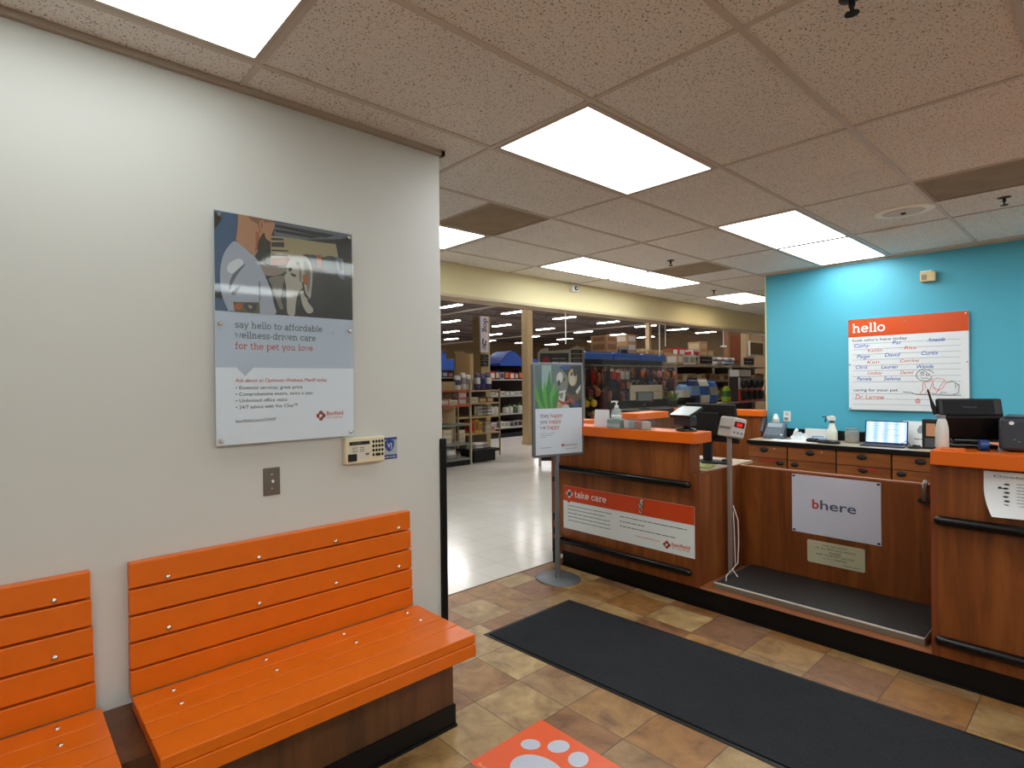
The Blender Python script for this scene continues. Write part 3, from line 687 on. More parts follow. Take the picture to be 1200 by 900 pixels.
# sticker
t = thing('alarm_sticker', 'blue and silver shield sticker on white wall right of the keypad', 'sticker', (1.508, 2.245, 1.168))
f3 = frame((-.045, -.001, 0), (1, 0, 0), (0, 0, 1), (0, -1, 0))
NB = mat('sticker_blue', (34, 60, 130), .4)
MB().prism(rrect(0, 0, .090, .106, .003), f3, -.001, 0).build('backing', mat('sticker_silver', (170, 176, 186), .35), t)
m = MB(); m.flat(rect(.001, .001, .089, .022), f3, .0005); m.flat(rect(.001, .094, .089, .105), f3, .0005)
m.flat([(.018, .088), (.045, .096), (.072, .088), (.072, .064), (.062, .046), (.045, .036), (.028, .046), (.018, .064)], f3, .0006); m.build('shield', NB, t, recalc=False)
m = MB(); put_text(m, 'VJ', f3, .045, .056, .034, .001, 'c'); m.build('shield_letters', PAPER, t, recalc=False)
m = MB(); put_text(m, 'ALARM SYSTEM', f3, .045, .007, .011, .001, 'c', width=.07); m.build('lettering', PAPER, t, recalc=False)
# blank switch plate
t = thing('switch_plate', 'steel wall plate with small toggle on white wall above the bench', 'wall plate', (.9135, 2.245, 1.073))
f4 = frame((-.0365, -.004, 0), (1, 0, 0), (0, 0, 1), (0, -1, 0))
MB().box(-.0365, -.004, 0, .0365, 0, .116).build('plate', mat('dull_steel', (128, 120, 112), .35, metal=.8), t, bevel=.002)
MB().cyl((0.0, -.004, .058), (.0, -.016, .06), .0065, n=12).build('toggle', CHROME, t)
m = MB()
for z_ in (.088, .029): m.cyl((0, -.004, z_), (0, -.0055, z_), .004, n=10)
m.build('screw', CHROME, t)

# ================================================================ FLOOR MATS
t = thing('floor_mat', 'long charcoal carpet runner mat on tile floor in front of the counter', 'mat', (2.8, .8, 0))
def mp(x, y): return (x-2.8, y-.8)
c0 = [(2.321, 2.455), (3.152, 2.458), (3.358, -1.2), (2.52, -1.2)]
c1 = [(2.345, 2.430), (3.128, 2.433), (3.333, -1.175), (2.545, -1.175)]
m = MB(); fl = frame((0, 0, 0), (1, 0, 0), (0, 1, 0), (0, 0, 1))
m.prism([mp(*c) for c in c0], fl, 0.0005, .003); m.build('rubber_border', BLACKR, t)
m = MB(); m.prism([mp(*c) for c in c1], fl, .001, .009); m.build('carpet', CARPET, t, bevel=.003)
t = thing('floor_sticker', 'square orange floor sticker with pale paw print beside the benches', 'floor sticker', (1.715, 1.45, 0))
MB().prism(rect(-.22, -.22, .22, .22), fl, .0003, .0012).build('sheet', mat('orange_vinyl_print', (228, 84, 12), .35), t)
PAW = [(1.765, 1.585, .042, .034, -.5), (1.845, 1.501, .050, .038, -.2), (1.843, 1.399, .050, .038, .2), (1.765, 1.315, .042, .034, .5), (1.655, 1.45, .098, .118, 0)]
PW2 = mat('paw_pale_grey', (186, 190, 204), .35)
m = MB()
for (x, y, rx, ry, ro) in PAW: m.flat(ell(x-1.715, y-1.45, rx, ry, 30, ro), fl, .002)
m.build('paw_print', PW2, t, recalc=False)
m = MB(); fs = frame((0, 0, 0), (0, -1, 0), (1, 0, 0), (0, 0, 1))
put_text(m, 'Banfield', fs, -.19, -.205, .022, .002); m.build('lettering', mat('pale_print', (240, 170, 120), .4), t, recalc=False)

# ================================================================ RECEPTION COUNTER
CX = 3.71
def rail(mb, y0, y1, z, x=CX-.036, r=.025):
    pts = []; rr = []
    s = 1 if y1 > y0 else -1
    for d, k in ((0, .55), (.006, .85), (.02, 1.0)): pts.append((x, y0+s*d, z)); rr.append(r*k)
    for d, k in ((.02, 1.0), (.006, .85), (0, .55)): pts.append((x, y1-s*d, z)); rr.append(r*k)
    mb.tube(pts, rr, 12)
    for q_ in (y0+s*.10, (y0+y1)/2, y1-s*.10): mb.cyl((x, q_, z), (CX, q_, z), .012, n=8)
t = thing('reception_counter', 'cherry wood reception counter with orange top and take care sign', 'counter', (CX, 2.40, 0))
oy = 2.40
def c(x0, y0, z0, x1, y1, z1, mb=None): return (mb or MB()).box(x0-CX, y0-oy, z0, x1-CX, y1-oy, z1)
c(CX, 1.80, .13, 4.358, 3.0, .888).build('body', WOOD, t)
c(CX, 1.862, .888, 3.85, 3.0, 1.106).build('riser', WOOD, t)
c(3.66, 1.80, 1.106, 3.90, 3.06, 1.18).build('orange_top', ORANGE, t, bevel=.004)
m = MB(); c(CX-.001, 1.80, .13, CX+.002, 1.818, .905, m); c(4.315, 1.80, .888, 4.35, 1.82, .905, m); c(CX, 1.80, .888, 4.33, 1.818, .905, m)
m.build('edge_trim', mat('edge_trim_cherry', (128, 62, 32), .4), t)
m = MB(); c(3.86, 1.82, .888, 4.62, 2.99, .905, m); m.build('worktop', TOPW, t)
m = MB(); rail(m, 1.845, 2.975, .824); 
m.v = [(x-CX, y-oy, z) for x, y, z in m.v]; m.build('bumper_rail', BLACKG, t)
m = MB(); rail(m, 1.845, 2.975, .230); m.v = [(x-CX, y-oy, z) for x, y, z in m.v]; m.build('bumper_rail', BLACKG, t)
m = MB(); c(CX-.002, 2.56, .14, CX+.001, 2.563, .20, m); m.build('panel_seam', INKB, t)
m = MB(); c(3.665, 3.0, .02, 3.72, 3.02, .22, m); c(3.665, 3.0, .70, 3.72, 3.015, .74, m); m.build('end_guard', BLACKR, t)
t = thing('counter_kick', 'long black kick board running under the whole counter front', 'kick board', (CX, .5, 0))
MB().box(.012, -2.6, 0, .5, 2.46, .13).box(.002, -2.6, 0, .012, 2.465, .012).build('board', BLACKR, t)
# take care sign
ST = mat('sign_orange_red', (204, 66, 20), .35); SW = mat('sign_off_white', (228, 232, 230), .35)
t = thing('counter_sign', 'wide orange and white take care sign on left counter front', 'sign', (CX, 2.384, .322))
W_, H2 = 1.104, .353
f5 = frame((-.004, W_/2, 0), (0, -1, 0), (0, 0, 1), (-1, 0, 0))
MB().prism(rect(0, 0, W_, H2), f5, -.004, 0).build('panel', SW, t)
m = MB(); m.flat(rect(0, .228, W_, H2), f5, .0006); m.flat([(.035, .229), (.075, .229), (.055, .212)], f5, .0006); m.build('orange_band', ST, t, recalc=False)
m = MB(); hl = MB(); logo(m, f5, .062, .290, .036, .0012, hl); L_, w_ = slab('take care', .115, .270, .035, .06); m.strokes(L_, .0075, f5, .0012)
m.build('heading', SW, t, recalc=False); hl.build('logo_pet', INK, t, recalc=False)
m = MB()
for i, (a0, a1) in enumerate(((.045, .46), (.045, .40), (.045, .44), (.045, .44), (.045, .45))): greek(m, f5, a0, a1, .190-i*.030, .0085, .0010, i+3)
for i, (a0, a1) in enumerate(((.53, 1.05), (.53, .74), (.53, .97))): greek(m, f5, a0, a1, .185-i*.036, .0095, .0010, i+30)
m.build('small_print', INK, t, recalc=False)
m = MB(); hl = MB(); logo(m, f5, .905, .055, .030, .0012, hl); put_text(m, 'banfield', f5, .942, .055, .036, .0012, width=.13, bold=.01); put_text(m, 'PET HOSPITAL', f5, .942, .038, .014, .0012, width=.13)
put_text(m, 'Visit banfield.com', f5, .66, .062, .018, .0012, width=.19)
m.build('logo', RED, t, recalc=False); hl.build('logo_pet', SW, t, recalc=False)
# leash clip
t = thing('leash_hook', 'small silver leash clip fixed over the take care sign', 'hook', (CX-.008, 2.22, .62))
MB().tube([(0, .010, .035), (-.014, .018, .042), (-.014, -.018, .042), (0, -.010, .035)], .004, 6).build('loop', CHROME, t)
pts = [(-.016, .012*math.sin(a), .012+.020*math.cos(a)) for a in [2*PI*i/14 for i in range(15)]]
pts2 = [(-.016, .010*math.sin(a), -.028+.022*math.cos(a)) for a in [2*PI*i/14 for i in range(15)]]
MB().tube(pts, .0035, 6, False).tube(pts2, .0035, 6, False).build('clip', CHROME, t)
MB().box(-.003, -.014, -.01, .004, .014, .045).build('plate', SILVER, t)
# leaflet rack on the end of the counter
t = thing('leaflet_rack', 'black rack of leaflets on the left end of counter near the poster stand', 'rack', (3.72, 3.0, 0))
m = MB()
for k in range(3):
    z0 = .12+k*.12
    m.box(0, .002, z0, .24, .012, z0+.11).box(0, .05, z0, .24, .056, z0+.06).box(0, .0, z0, .24, .056, z0+.004)
m.build('pocket', BLACKM, t)
for k in range(3):
    m = MB(); m.box(.02, .018, .126+k*.12, .20, .030, .216+k*.12); m.build('leaflet', [PAPER, mat('leaflet_blue', (110, 130, 160), .5), mat('leaflet_rust', (150, 90, 70), .5)][k], t)
t = thing('leaflet_holder', 'clear acrylic holder with white sheet on upper left end of counter', 'holder', (3.72, 3.0, .62))
MB().box(0, .001, 0, .21, .004, .27).box(0, .03, 0, .21, .033, .18).box(0, .004, 0, .21, .03, .003).build('pocket', CLEAR, t)
MB().box(.006, .008, .006, .204, .014, .255).build('sheet', PAPER, t)

# scale alcove: back panel, floor, side
t = thing('alcove_partition', 'low cherry wood panel behind the pet scale carrying the white bhere sign', 'panel', (4.36, 1.21, .13))
MB().box(0, -.59, 0, .025, .60, .758).build('panel', WOOD, t)
MB().box(-.002, -.59, .758, .028, .60, .768).build('cap', EDGE, t)
MB().box(-.005, -.586, .62, .0, -.57, .768).build('end_strip', EDGE, t)
t = thing('alcove_shelf', 'wooden floor board of the alcove under the pet scale', 'shelf', (4.03, 1.21, .13))
MB().box(-.32, -.588, 0.0, .325, .588, .016).build('board', WOODH, t)
MB().box(-.3205, -.588, 0.0, -.32, .588, .016).build('front_strip', EDGE, t)
t = thing('bhere_sign', 'white sign reading bhere on the wood panel above the scale', 'sign', (4.36, 1.2125, .477))
f6 = frame((-.006, .2485, 0), (0, -1, 0), (0, 0, 1), (-1, 0, 0))
MB().prism(rect(0, 0, .497, .399), f6, -.005, 0).build('panel', mat('bhere_white', (218, 222, 238), .4), t)
m = MB(); put_text(m, 'b', f6, .122, .178, .088, .001, bold=.022, width=.040); m.build('lettering', mat('bhere_red', (206, 72, 62), .5), t, recalc=False, label='red letter b')
m = MB(); put_text(m, 'here', f6, .169, .178, .088, .001, bold=.014, width=.200); m.build('lettering', mat('bhere_slate', (86, 92, 120), .5), t, recalc=False)
m = MB()
for a_, b_ in ((.012, .012), (.485, .012), (.012, .387), (.485, .387)): m.prism(rrect(a_-.008, b_-.006, a_+.008, b_+.006, .004), f6, 0, .003)
m.build('screw', INKB, t)
t = thing('cream_notice', 'small cream notice with rounded corners below the bhere sign', 'notice', (4.36, 1.2105, .285))
f7 = frame((-.004, .161, 0), (0, -1, 0), (0, 0, 1), (-1, 0, 0))
MB().prism(rrect(0, 0, .322, .152, .010), f7, -.003, 0).build('plate', mat('notice_cream', (204, 200, 166), .45), t)
m = MB()
for s, z_, ww in (('FOR THE SAFETY', .122, .135), ('OF ALL PETS AND PEOPLE', .101, .225), ('PLEASE', .080, .066), ('KEEP YOUR PET LEASHED', .059, .215), ('or in a CARRIER.', .038, .135)):
    put_text(m, s, f7, .161, z_, .018, .001, 'c', width=ww)
put_text(m, 'Thank you!', f7, .295, .014, .018, .001, 'r', width=.09, shear=.3)
m.flat(rect(.128, .0765, .194, .078), f7, .001)
m.build('lettering', INK, t, recalc=False)
# gate latch
t = thing('gate_latch', 'grey metal latch hooked over the panel top at right end', 'latch', (4.36, .752, .80))
MB().tube([(.03, 0, .095), (.0, 0, .112), (-.03, 0, .098), (-.034, 0, .05), (-.03, 0, .0)], .011, 8).build('hook', mat('latch_steel', (120, 112, 104), .4, metal=.8), t)
MB().box(-.036, -.03, -.012, 0, .03, .008).build('catch', BLACKM, t, bevel=.003)
# pet scale
t = thing('pet_scale', 'low pet scale platform with black mat and steel edge in the alcove', 'scale', (4.03, 1.19, .148))
MB().box(-.27, -.53, .028, .30, .535, .030).box(-.278, -.535, .0, -.268, .54, .034).box(.298, -.535, .0, .304, .54, .032).box(-.27, .532, 0, .3, .54, .034).box(-.27, -.536, 0, .3, -.53, .034).build('steel_frame', mat('scale_steel', (140, 128, 114), .4, metal=.4), t)
MB().box(-.265, -.525, .030, .295, .53, .036).build('rubber_mat', mat('ribbed_rubber', (30, 29, 29), .5, bump=.4, bscale=150), t)
MB().box(-.279, -.533, .030, -.266, .538, .0365).build('front_lip', mat('scale_lip', (226, 222, 214), .3, metal=.3), t)
m = MB()
for a_ in (-.2, .2):
    for b_ in (-.45, .45): m.cyl((a_, b_, 0), (a_, b_, .03), .025)
m.build('foot', BLACKR, t)
PX, PY = 4.09, 1.765
m = MB(); m.box(PX-4.03-.013, PY-1.19-.013, .0, PX-4.03+.013, PY-1.19+.013, .98); m.build('post', mat('post_aluminium', (168, 160, 152), .4, metal=.5), t, bevel=.003)
hd = MB(); hd.M = Matrix.Translation((PX-4.03+.045, PY-1.19, 1.045)) @ Euler((0, .22, -.62)).to_matrix().to_4x4() @ Matrix.Scale(.9, 4)
hd.box(-.062, -.085, -.080, .062, .085, .080)
hdo = hd.build('display_head', mat('putty_plastic', (188, 184, 178), .45), t, bevel=.012)
fd = MB(); fd.M = hd.M; fd.box(.03, -.091, -.072, .034, -.085, .06)
# display face towards the right
fd = MB(); fd.M = hd.M
fd.box(-.048, -.088, -.065, .050, -.084, .066); fd.build('face_plate', mat('face_white', (206, 200, 196), .4), hdo)
fd = MB(); fd.M = hd.M; fd.box(-.040, -.090, .005, .042, -.087, .050); fd.build('window', mat('dark_red_window', (110, 12, 12), .3), hdo)
fd = MB(); fd.M = hd.M
ff = frame((-.040, -.0905, .005), (1, 0, 0), (0, 0, 1), (0, -1, 0))
m_ = MB(); put_text(m_, '0.0', ff, .041, .010, .034, .0005, 'c', bold=.02); m_.v = [tuple(hd.M @ Vector(p)) for p in m_.v]; m_.build('digits', emis('lit_red_digits', (1, .03, .02), .8), hdo, recalc=False)
fd = MB(); fd.M = hd.M
for a_ in (-.03, 0, .03): fd.box(a_-.009, -.090, -.045, a_+.009, -.087, -.030)
fd.build('button', GREY, hdo)
fd = MB(); fd.M = hd.M; fd.box(.066-.13, -.08, -.02, .068-.13, .08, .0); fd.build('side_seam', mat('putty_shadow', (120, 116, 112), .5), hdo)
t = thing('scale_cable', 'white cable running down the scale post to the platform', 'cable', (PX-.02, PY-.03, .19))
MB().tube([(.0, -.0, .46), (.003, -.03, .36), (.0, -.034, .2), (-.005, -.03, .06), (-.03, .0, .012), (-.16, -.02, .006), (-.26, -.06, .004)], .0035, 6).tube([(.0, .0, .42), (-.012, -.012, .25), (-.02, -.02, .05), (-.05, -.01, .01), (-.12, -.04, .05), (-.13, -.08, .006)], .003, 6).build('wire', WHITEP, t)

# right counter
t = thing('side_counter', 'cherry wood counter block with orange top at right edge of view', 'counter', (CX, -.5, 0))
oy = -.5
c(CX, -1.7, .13, 4.30, .62, 1.10).build('body', WOOD, t)
c(3.66, -1.7, 1.10, 4.34, .612, 1.172).build('orange_top', ORANGE, t, bevel=.004)
c(CX-.002, .598, .13, CX+.002, .62, 1.10).build('edge_trim', mat('edge_trim_cherry', (128, 62, 32), .4), t)
for z_ in (.822, .224):
    m = MB(); rail(m, .600, -1.68, z_); m.v = [(x-CX, y-oy, z) for x, y, z in m.v]; m.build('bumper_rail', BLACKG, t)
# curled paper notice
t = thing('paper_notice', 'white sheet with curling corner taped under the right orange top', 'paper', (CX-.003, .18, .875))
m = MB(); n_ = 12
vs = []
for i in range(n_+1):
    z_ = .212*i/n_
    k = max(0, 1 - z_/.13); cu = .035*k*k
    for j_ in range(n_+1):
        y_ = .245 - (.245+.17)*j_/n_
        e = max(0, 1-j_/(n_*.45))
        yy = y_ - (.030*k*k*e); vs.append((-.002-cu*e, yy, z_))
m.add(vs, [(i*(n_+1)+j_, i*(n_+1)+j_+1, (i+1)*(n_+1)+j_+1, (i+1)*(n_+1)+j_) for i in range(n_) for j_ in range(n_)], True)
m.build('sheet', PAPER, t, recalc=False)
f8 = frame((-.0035, .245, 0), (0, -1, 0), (0, 0, 1), (-1, 0, 0))
m = MB()
for i in range(8): greek(m, f8, .11, .38, .158-i*.0145, .005, .001 if i < 4 else .001+.002, i+50)
put_text(m, 'Doctor Name', f8, .035, .186, .016, .001, width=.24)
m.build('lettering', mat('faint_ink', (110, 112, 122), .5), t, recalc=False)
m = MB()
for i in range(6):
    m.flat(ell(.078-.004*(i % 2), .155-i*.0195, .010, .0045, 10), f8, .0015 + (.004 if i > 3 else 0))
m.flat(ell(.055, .137, .007, .005, 10), f8, .0015)
m.build('pictogram', INKB, t, recalc=False)

# poster stand
t = thing('poster_stand', 'grey floor stand with happy pets poster on round base', 'poster stand', (3.432, 2.780, 0))
MB().lathe([(.172, 0), (.172, .006), (.168, .009), (.03, .014)], n=48).build('base', SATIN, t)
MB().cyl((0, 0, .01), (0, 0, .955), .019, n=20).cyl((0, 0, .01), (0, 0, .03), .024, n=20).cyl((0, 0, .91), (0, 0, .97), .026, n=20).build('pole', SATIN, t)
a_ = Vector((3.213-3.432, 2.832-2.780, .955)); b_ = Vector((3.680-3.432, 2.714-2.780, .955))
U_ = (b_-a_).normalized(); N_ = Vector((-U_.y, U_.x, 0)); N_ = N_ if N_.x < 0 else -N_
if N_.dot(Vector((-1, -1, 0))) < 0: N_ = -N_
w2 = (b_-a_).length; h2 = .728
f9 = frame(a_ + N_*.012, U_, (0, 0, 1), N_)
m = MB(); m.prism(rrect(0, 0, w2, h2, .016), f9, -.026, 0); m.build('frame', SATIN, t, bevel=.004)
m = MB(); m.flat(rect(.020, .020, w2-.020, h2-.020), f9, .001); m.build('poster_sheet', PRINT, t, recalc=False)
pw, ph = w2-.040, h2-.040
def q9(p_): return [(.020+x*pw, .020+y*ph) for x, y in p_]
cols = [mat('q_grey', (92, 112, 118), .4), mat('q_curtain', (150, 176, 176), .4), mat('q_green', (44, 128, 40), .4), mat('q_green2', (84, 168, 62), .4), mat('q_dark', (26, 26, 34), .4), mat('q_dog', (120, 122, 112), .5), mat('q_dogl', (190, 186, 170), .5), mat('q_tan', (186, 158, 116), .5), mat('q_blue', (30, 66, 124), .4), mat('q_red', (170, 52, 44), .4), mat('q_brown', (96, 66, 46), .4), mat('q_white', (206, 206, 200), .4)]
m = MB()
def l9(i, pts, t_): m.mi(i).flat(q9(pts), f9, t_)
y0 = .515
l9(0, rect(0, y0, 1, 1), .0016); l9(1, rect(.14, y0, .34, 1), .0018); l9(4, rect(.60, y0, 1, 1), .0019)
l9(7, [(.40, y0), (.62, y0), (.62, .62), (.42, .64)], .0020)
for k, (x0, x1, yt, lean) in enumerate(((.02, .10, .80, -.06), (.08, .17, .90, -.04), (.15, .25, .84, .0), (.20, .32, .95, .05), (.26, .36, .82, .10), (.30, .40, .76, .16), (.04, .14, .74, -.10))):
    l9(2 if k % 2 else 3, [(x0+.06, y0), (x1+.04, y0), ((x0+x1)/2+.05+lean*.6, (y0+yt)/2), ((x0+x1)/2+lean, yt), (x0+lean*.4, (y0+yt)/2)], .0021+k*.0001)
l9(8, ell(.64, .975, .13, .024, 14), .0022)
l9(5, ell(.55, .80, .15, .14, 18), .0024); l9(11, ell(.52, .86, .07, .06, 14, .5), .0026); l9(4, ell(.50, .80, .03, .035, 12), .0028); l9(4, ell(.62, .84, .02, .02, 10), .0028)
l9(11, [(.44, .70), (.66, .72), (.62, .60), (.50, .56), (.44, .62)], .0025); l9(5, [(.47, .68), (.60, .69), (.56, .61)], .0027)
l9(7, ell(.80, .86, .10, .10, 16), .0026); l9(6, ell(.79, .83, .06, .06, 14), .0028); l9(4, ell(.78, .90, .020, .025, 10), .0030); l9(4, ell(.85, .92, .04, .05, 10, .6), .0029)
l9(10, [(.62, .70), (.82, .66), (.98, .74), (.98, .62), (.76, .56)], .0027); l9(9, [(.48, .62), (.60, .58), (.74, .62), (.76, .59), (.60, .545), (.48, .585)], .0031)
l9(8, [(.78, .60), (.92, .56), (.94, y0), (.82, y0)], .0030); l9(9, [(.74, .63), (.80, .62), (.84, .55), (.79, .56)], .0032); l9(11, [(.86, .70), (.98, .78), (.97, .73), (.90, .67)], .0032)
l9(11, [(.56, y0), (.72, y0), (.70, .55), (.60, .56)], .0031)
m.build('printed_photo', cols, t, recalc=False)
m = MB(); m2_ = MB()
for s1, s2, z_ in (('they ', 'happy', .415), ('you ', 'happy', .350), ('we ', 'happy', .285)):
    L_, w_ = slab(s1, .020+.085*pw/.44*.44+.005, .020+z_*ph, .0205, .06); m.strokes(L_, .0036, f9, .002)
    L2_, w3_ = slab(s2, .020+.085*pw+.005+w_, .020+z_*ph, .0205, .06); m2_.strokes(L2_, .0036, f9, .002)
for i in range(3): greek(m, f9, .060, .060+(.14, .12, .06)[i], .020+(.235-i*.022)*ph, .004, .002, i+70)
greek(m, f9, .060, .16, .020+.075*ph, .005, .002, 80)
m.build('heading', INK, t, recalc=False); 
logo(m2_, f9, .272, .085, .013, .002); put_text(m2_, 'Banfield', f9, .288, .079, .019, .002, width=.055, bold=.01)
m2_.build('heading', REDTX, t, recalc=False, label='red words and logo')
m = MB(); put_text(m, 'Pet Hospital', f9, .35, .079, .017, .002, width=.06); greek(m, f9, .30, .41, .055, .004, .002, 91); m.build('small_print', INK, t, recalc=False)
m = MB(); m.prism(rect(.018, .018, w2-.018, h2-.018), f9, .004, .0055); m.build('clear_cover', CLEAR, t)

# ================================================================ BACK COUNTER AT THE BLUE WALL
t = thing('back_worktop', 'long pale worktop with black front edge along the blue wall', 'worktop', (6.99, .6, .848))
MB().box(-.56, -2.2, .0, 0, 1.985, .033).build('top', TOPW, t)
MB().box(-.575, -2.2, -.008, -.56, 1.985, .033).build('front_edge', BLACKR, t)
MB().box(-.02, -2.2, .033, -.001, 1.985, .135).build('backsplash', BLACKR, t)
first = None
ybs = [2.627-.4275*k for k in range(9)]
REDS = mat('faded_red_tape', (150, 36, 20), .5)
where = ['at the far left beneath the desk phone', 'beneath the spray bottle', 'beneath the laptop', 'at the right beneath the computer mouse', 'hidden behind the right counter', 'hidden farther right', 'hidden farther right', 'hidden farther right']
for k in range(8):
    ya, yb_ = ybs[k+1], ybs[k]
    cy = (ya+yb_)/2; hw = (yb_-ya)/2
    if k >= 5: break
    if k == 0: yb_ = 2.58; 
    t = thing('drawer_cabinet', 'cherry drawer cabinet of the back counter ' + where[k], 'cabinet', (6.99, cy, 0), group='drawer cabinets under back worktop')
    hb = yb_-cy
    MB().box(-.535, -hw+.001, .08, -.005, hb-.001, .838).build('body', mat('cabinet_gap', (40, 20, 10), .6), t)
    MB().box(-.50, -hw+.001, .0, -.005, hb-.001, .08).build('kick', BLACKR, t)
    d = MB().box(-.555, -hw+.006, .700, -.536, hb-.006, .832).build('drawer', WOODH, t, bevel=.002)
    po = .0
    m = MB(); m.lathe([(.040, 0), (.040, .004), (.030, .010), (.012, .014)], n=20, sx=1, sy=.66)
    m.v = [(-.555-z_, x_+.008, .785+y_) for x_, y_, z_ in m.v]; m.build('pull', BLACKM, d)
    d2 = MB().box(-.555, -hw+.006, .09, -.536, hb-.006, .693).build('door', WOODH, t, bevel=.002)
    m = MB(); m.lathe([(.036, 0), (.036, .004), (.028, .010), (.012, .014)], n=20, sx=1, sy=.66)
    yo = (-hw+.07) if k % 2 == 0 else (hb-.07)
    if k == 2: yo = 0
    m.v = [(-.555-z_, x_+yo, (.655 if k < 2 else .66)+y_) for x_, y_, z_ in m.v]; m.build('pull', BLACKM, d2)
    if k in (0, 2): MB().box(-.5562, -hw+.10, .667, -.5552, -hw+.26, .690).build('tape_strip', REDS, d2)
    if k in (0, 1): MB().box(-.5565, -.10, .800, -.5552, -.085, .806).build('key_label', WHITEP, d)
# low walls of the enclosure
def pony(label, x0, y0, x1, y1, z1, cap=True, m_=None, ov=.03, zc=1.18):
    t = thing('low_wall', label, 'low wall', ((x0+x1)/2, (y0+y1)/2, 0)); cx, cy = (x0+x1)/2, (y0+y1)/2
    MB().box(x0-cx, y0-cy, 0.0, x1-cx, y1-cy, z1).build('body', m_ or WOOD, t)
    if cap: MB().box(x0-cx-ov, y0-cy-ov, z1, x1-cx+ov, y1-cy+ov, zc).build('orange_cap', ORANGE, t, bevel=.004)
pony('wooden low wall with orange cap continuing from the end of the blue wall', 6.90, 2.62, 7.06, 3.62, 1.11)
pony('low wood wall with orange cap behind the sanitizer, reaching back from the counter', 3.95, 3.14, 4.40, 3.26, 1.11)
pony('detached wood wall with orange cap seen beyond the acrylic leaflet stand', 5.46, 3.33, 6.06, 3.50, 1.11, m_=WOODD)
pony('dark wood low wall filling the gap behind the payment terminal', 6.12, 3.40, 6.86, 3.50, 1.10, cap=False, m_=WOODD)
t = thing('wall_outlet', 'white power outlet plate on the blue wall above desk phone', 'outlet', (6.99, 2.385, 1.06))
MB().box(-.006, -.036, 0, 0, .036, .115).build('plate', WHITEP, t, bevel=.002)
MB().box(-.008, -.017, .012, -.005, .017, .048).box(-.008, -.017, .065, -.005, .017, .101).build('socket', mat('socket_grey', (190, 190, 186), .4), t)
MB().box(-.030, -.004, .018, -.008, .020, .044).build('plug', GREY, t)
# hello board
t = thing('hello_board', 'white dry erase board headed hello in orange on the blue wall', 'whiteboard', (6.99, 1.343, 1.213))
BW, BH = .912, .930
f10 = frame((-.028, BW/2, 0), (0, -1, 0), (0, 0, 1), (-1, 0, 0))
MB().prism(rect(0, 0, BW, BH), f10, -.010, 0).build('panel', mat('board_white', (228, 232, 238), .25), t)
m = MB(); m.flat(rect(0, .748, BW, BH), f10, .0006); m.build('header_band', mat('board_orange', (212, 80, 26), .28), t, recalc=False)
m = MB(); L_, w_ = slab('hello', .035, .795, .062, .04); m.strokes(L_, .0135, f10, .0015); m.build('heading', PAPER, t, recalc=False)
m = MB()
put_text(m, "look who's here today", f10, .035, .700, .040, .0015, width=.44, bold=.008)
put_text(m, "caring for your pet", f10, .040, .190, .038, .0015, width=.36, bold=.008)
for i, z_ in enumerate((.675, .618, .565, .510, .452, .398, .340, .284, .165, .110, .055)):
    a0 = .035
    m.flat(rect(a0, z_, BW-.055, z_+.0022), f10, .0008)
m.build('printed_lines', mat('board_grey_ink', (92, 96, 104), .5), t, recalc=False)
m = MB()
for s, a_, b_, ww in (('Cathy', .050, .640, .13), ('Pat', .36, .655, .07), ('Amanda', .625, .665, .125), ('Paige', .07, .530, .11), ('David', .30, .535, .12), ('Curtis', .58, .540, .12), ('Chris', .06, .420, .10), ('Lauren', .27, .418, .13), ('Wanda', .545, .412, .12), ('Pamela', .07, .300, .12), ('Selena', .29, .300, .13)):
    put_text(m, s, f10, a_, b_, .052, .0018, width=ww, shear=.25)
m.build('handwriting', BLUEM, t, recalc=False, label='blue handwriting')
m = MB()
for s, a_, b_, ww in (('Kaitlin', .16, .590, .12), ('Rita', .45, .600, .09), ('Kim', .155, .470, .10), ('Corrine', .42, .475, .14), ('Lindsey', .16, .360, .12), ('Daniel', .42, .360, .10)):
    put_text(m, s, f10, a_, b_, .046, .0018, width=ww, shear=.25)
put_text(m, 'Dr. Larrew', f10, .055, .108, .070, .0018, width=.24, shear=.2)
put_text(m, '@', f10, .53, .085, .05, .0018, width=.04); put_text(m, 'Ace', f10, .79, .080, .055, .0018, width=.08, shear=.2)
st = [[(.585, .27), (.59, .21), (.565, .165), (.60, .165), (.625, .20), (.65, .175), (.68, .17), (.70, .20), (.73, .22), (.75, .27), (.74, .305), (.69, .315), (.64, .285), (.585, .27)], [(.60, .27), (.61, .225), (.64, .205), (.655, .27)], [(.66, .29), (.665, .23), (.69, .185), (.715, .24), (.74, .29)], [(.66, .23), (.71, .20)]]
m.strokes(st, .0042, f10, .0018)
m.build('handwriting', ORM, t, recalc=False, label='orange handwriting')
m = MB()
st = [arc(.605, .345, .065, .055, 20, 330, 18), [(.575, .37), (.60, .385), (.62, .37)], arc(.585, .36, .012, .010, 0, 360, 8), arc(.625, .352, .012, .010, 0, 360, 8), [(.575, .325), (.59, .31), (.615, .32), (.635, .305), (.655, .335)], [(.755, .27), (.80, .285), (.845, .25), (.84, .18), (.80, .155), (.74, .155), (.71, .155), (.72, .185), (.76, .18)], [(.79, .29), (.82, .27), (.815, .22), (.84, .26)], [(.44, .185), (.50, .18), (.54, .16)], [(.54, .158), (.86, .155)]]
m.strokes(st, .0042, f10, .002)
m.build('handwriting', INKB, t, recalc=False, label='black sketch lines of a dog')
m = MB()
for a_, b_ in ((.012, .012), (BW-.012, .012), (.012, BH-.012), (BW-.02, BH-.02), (.012, BH*.5), (BW-.012, BH*.5), (BW*.5, BH-.05)):
    m.cyl(f10(a_, b_, -.028), f10(a_, b_, .004), .006, n=10)
m.build('standoff', CHROME, t)

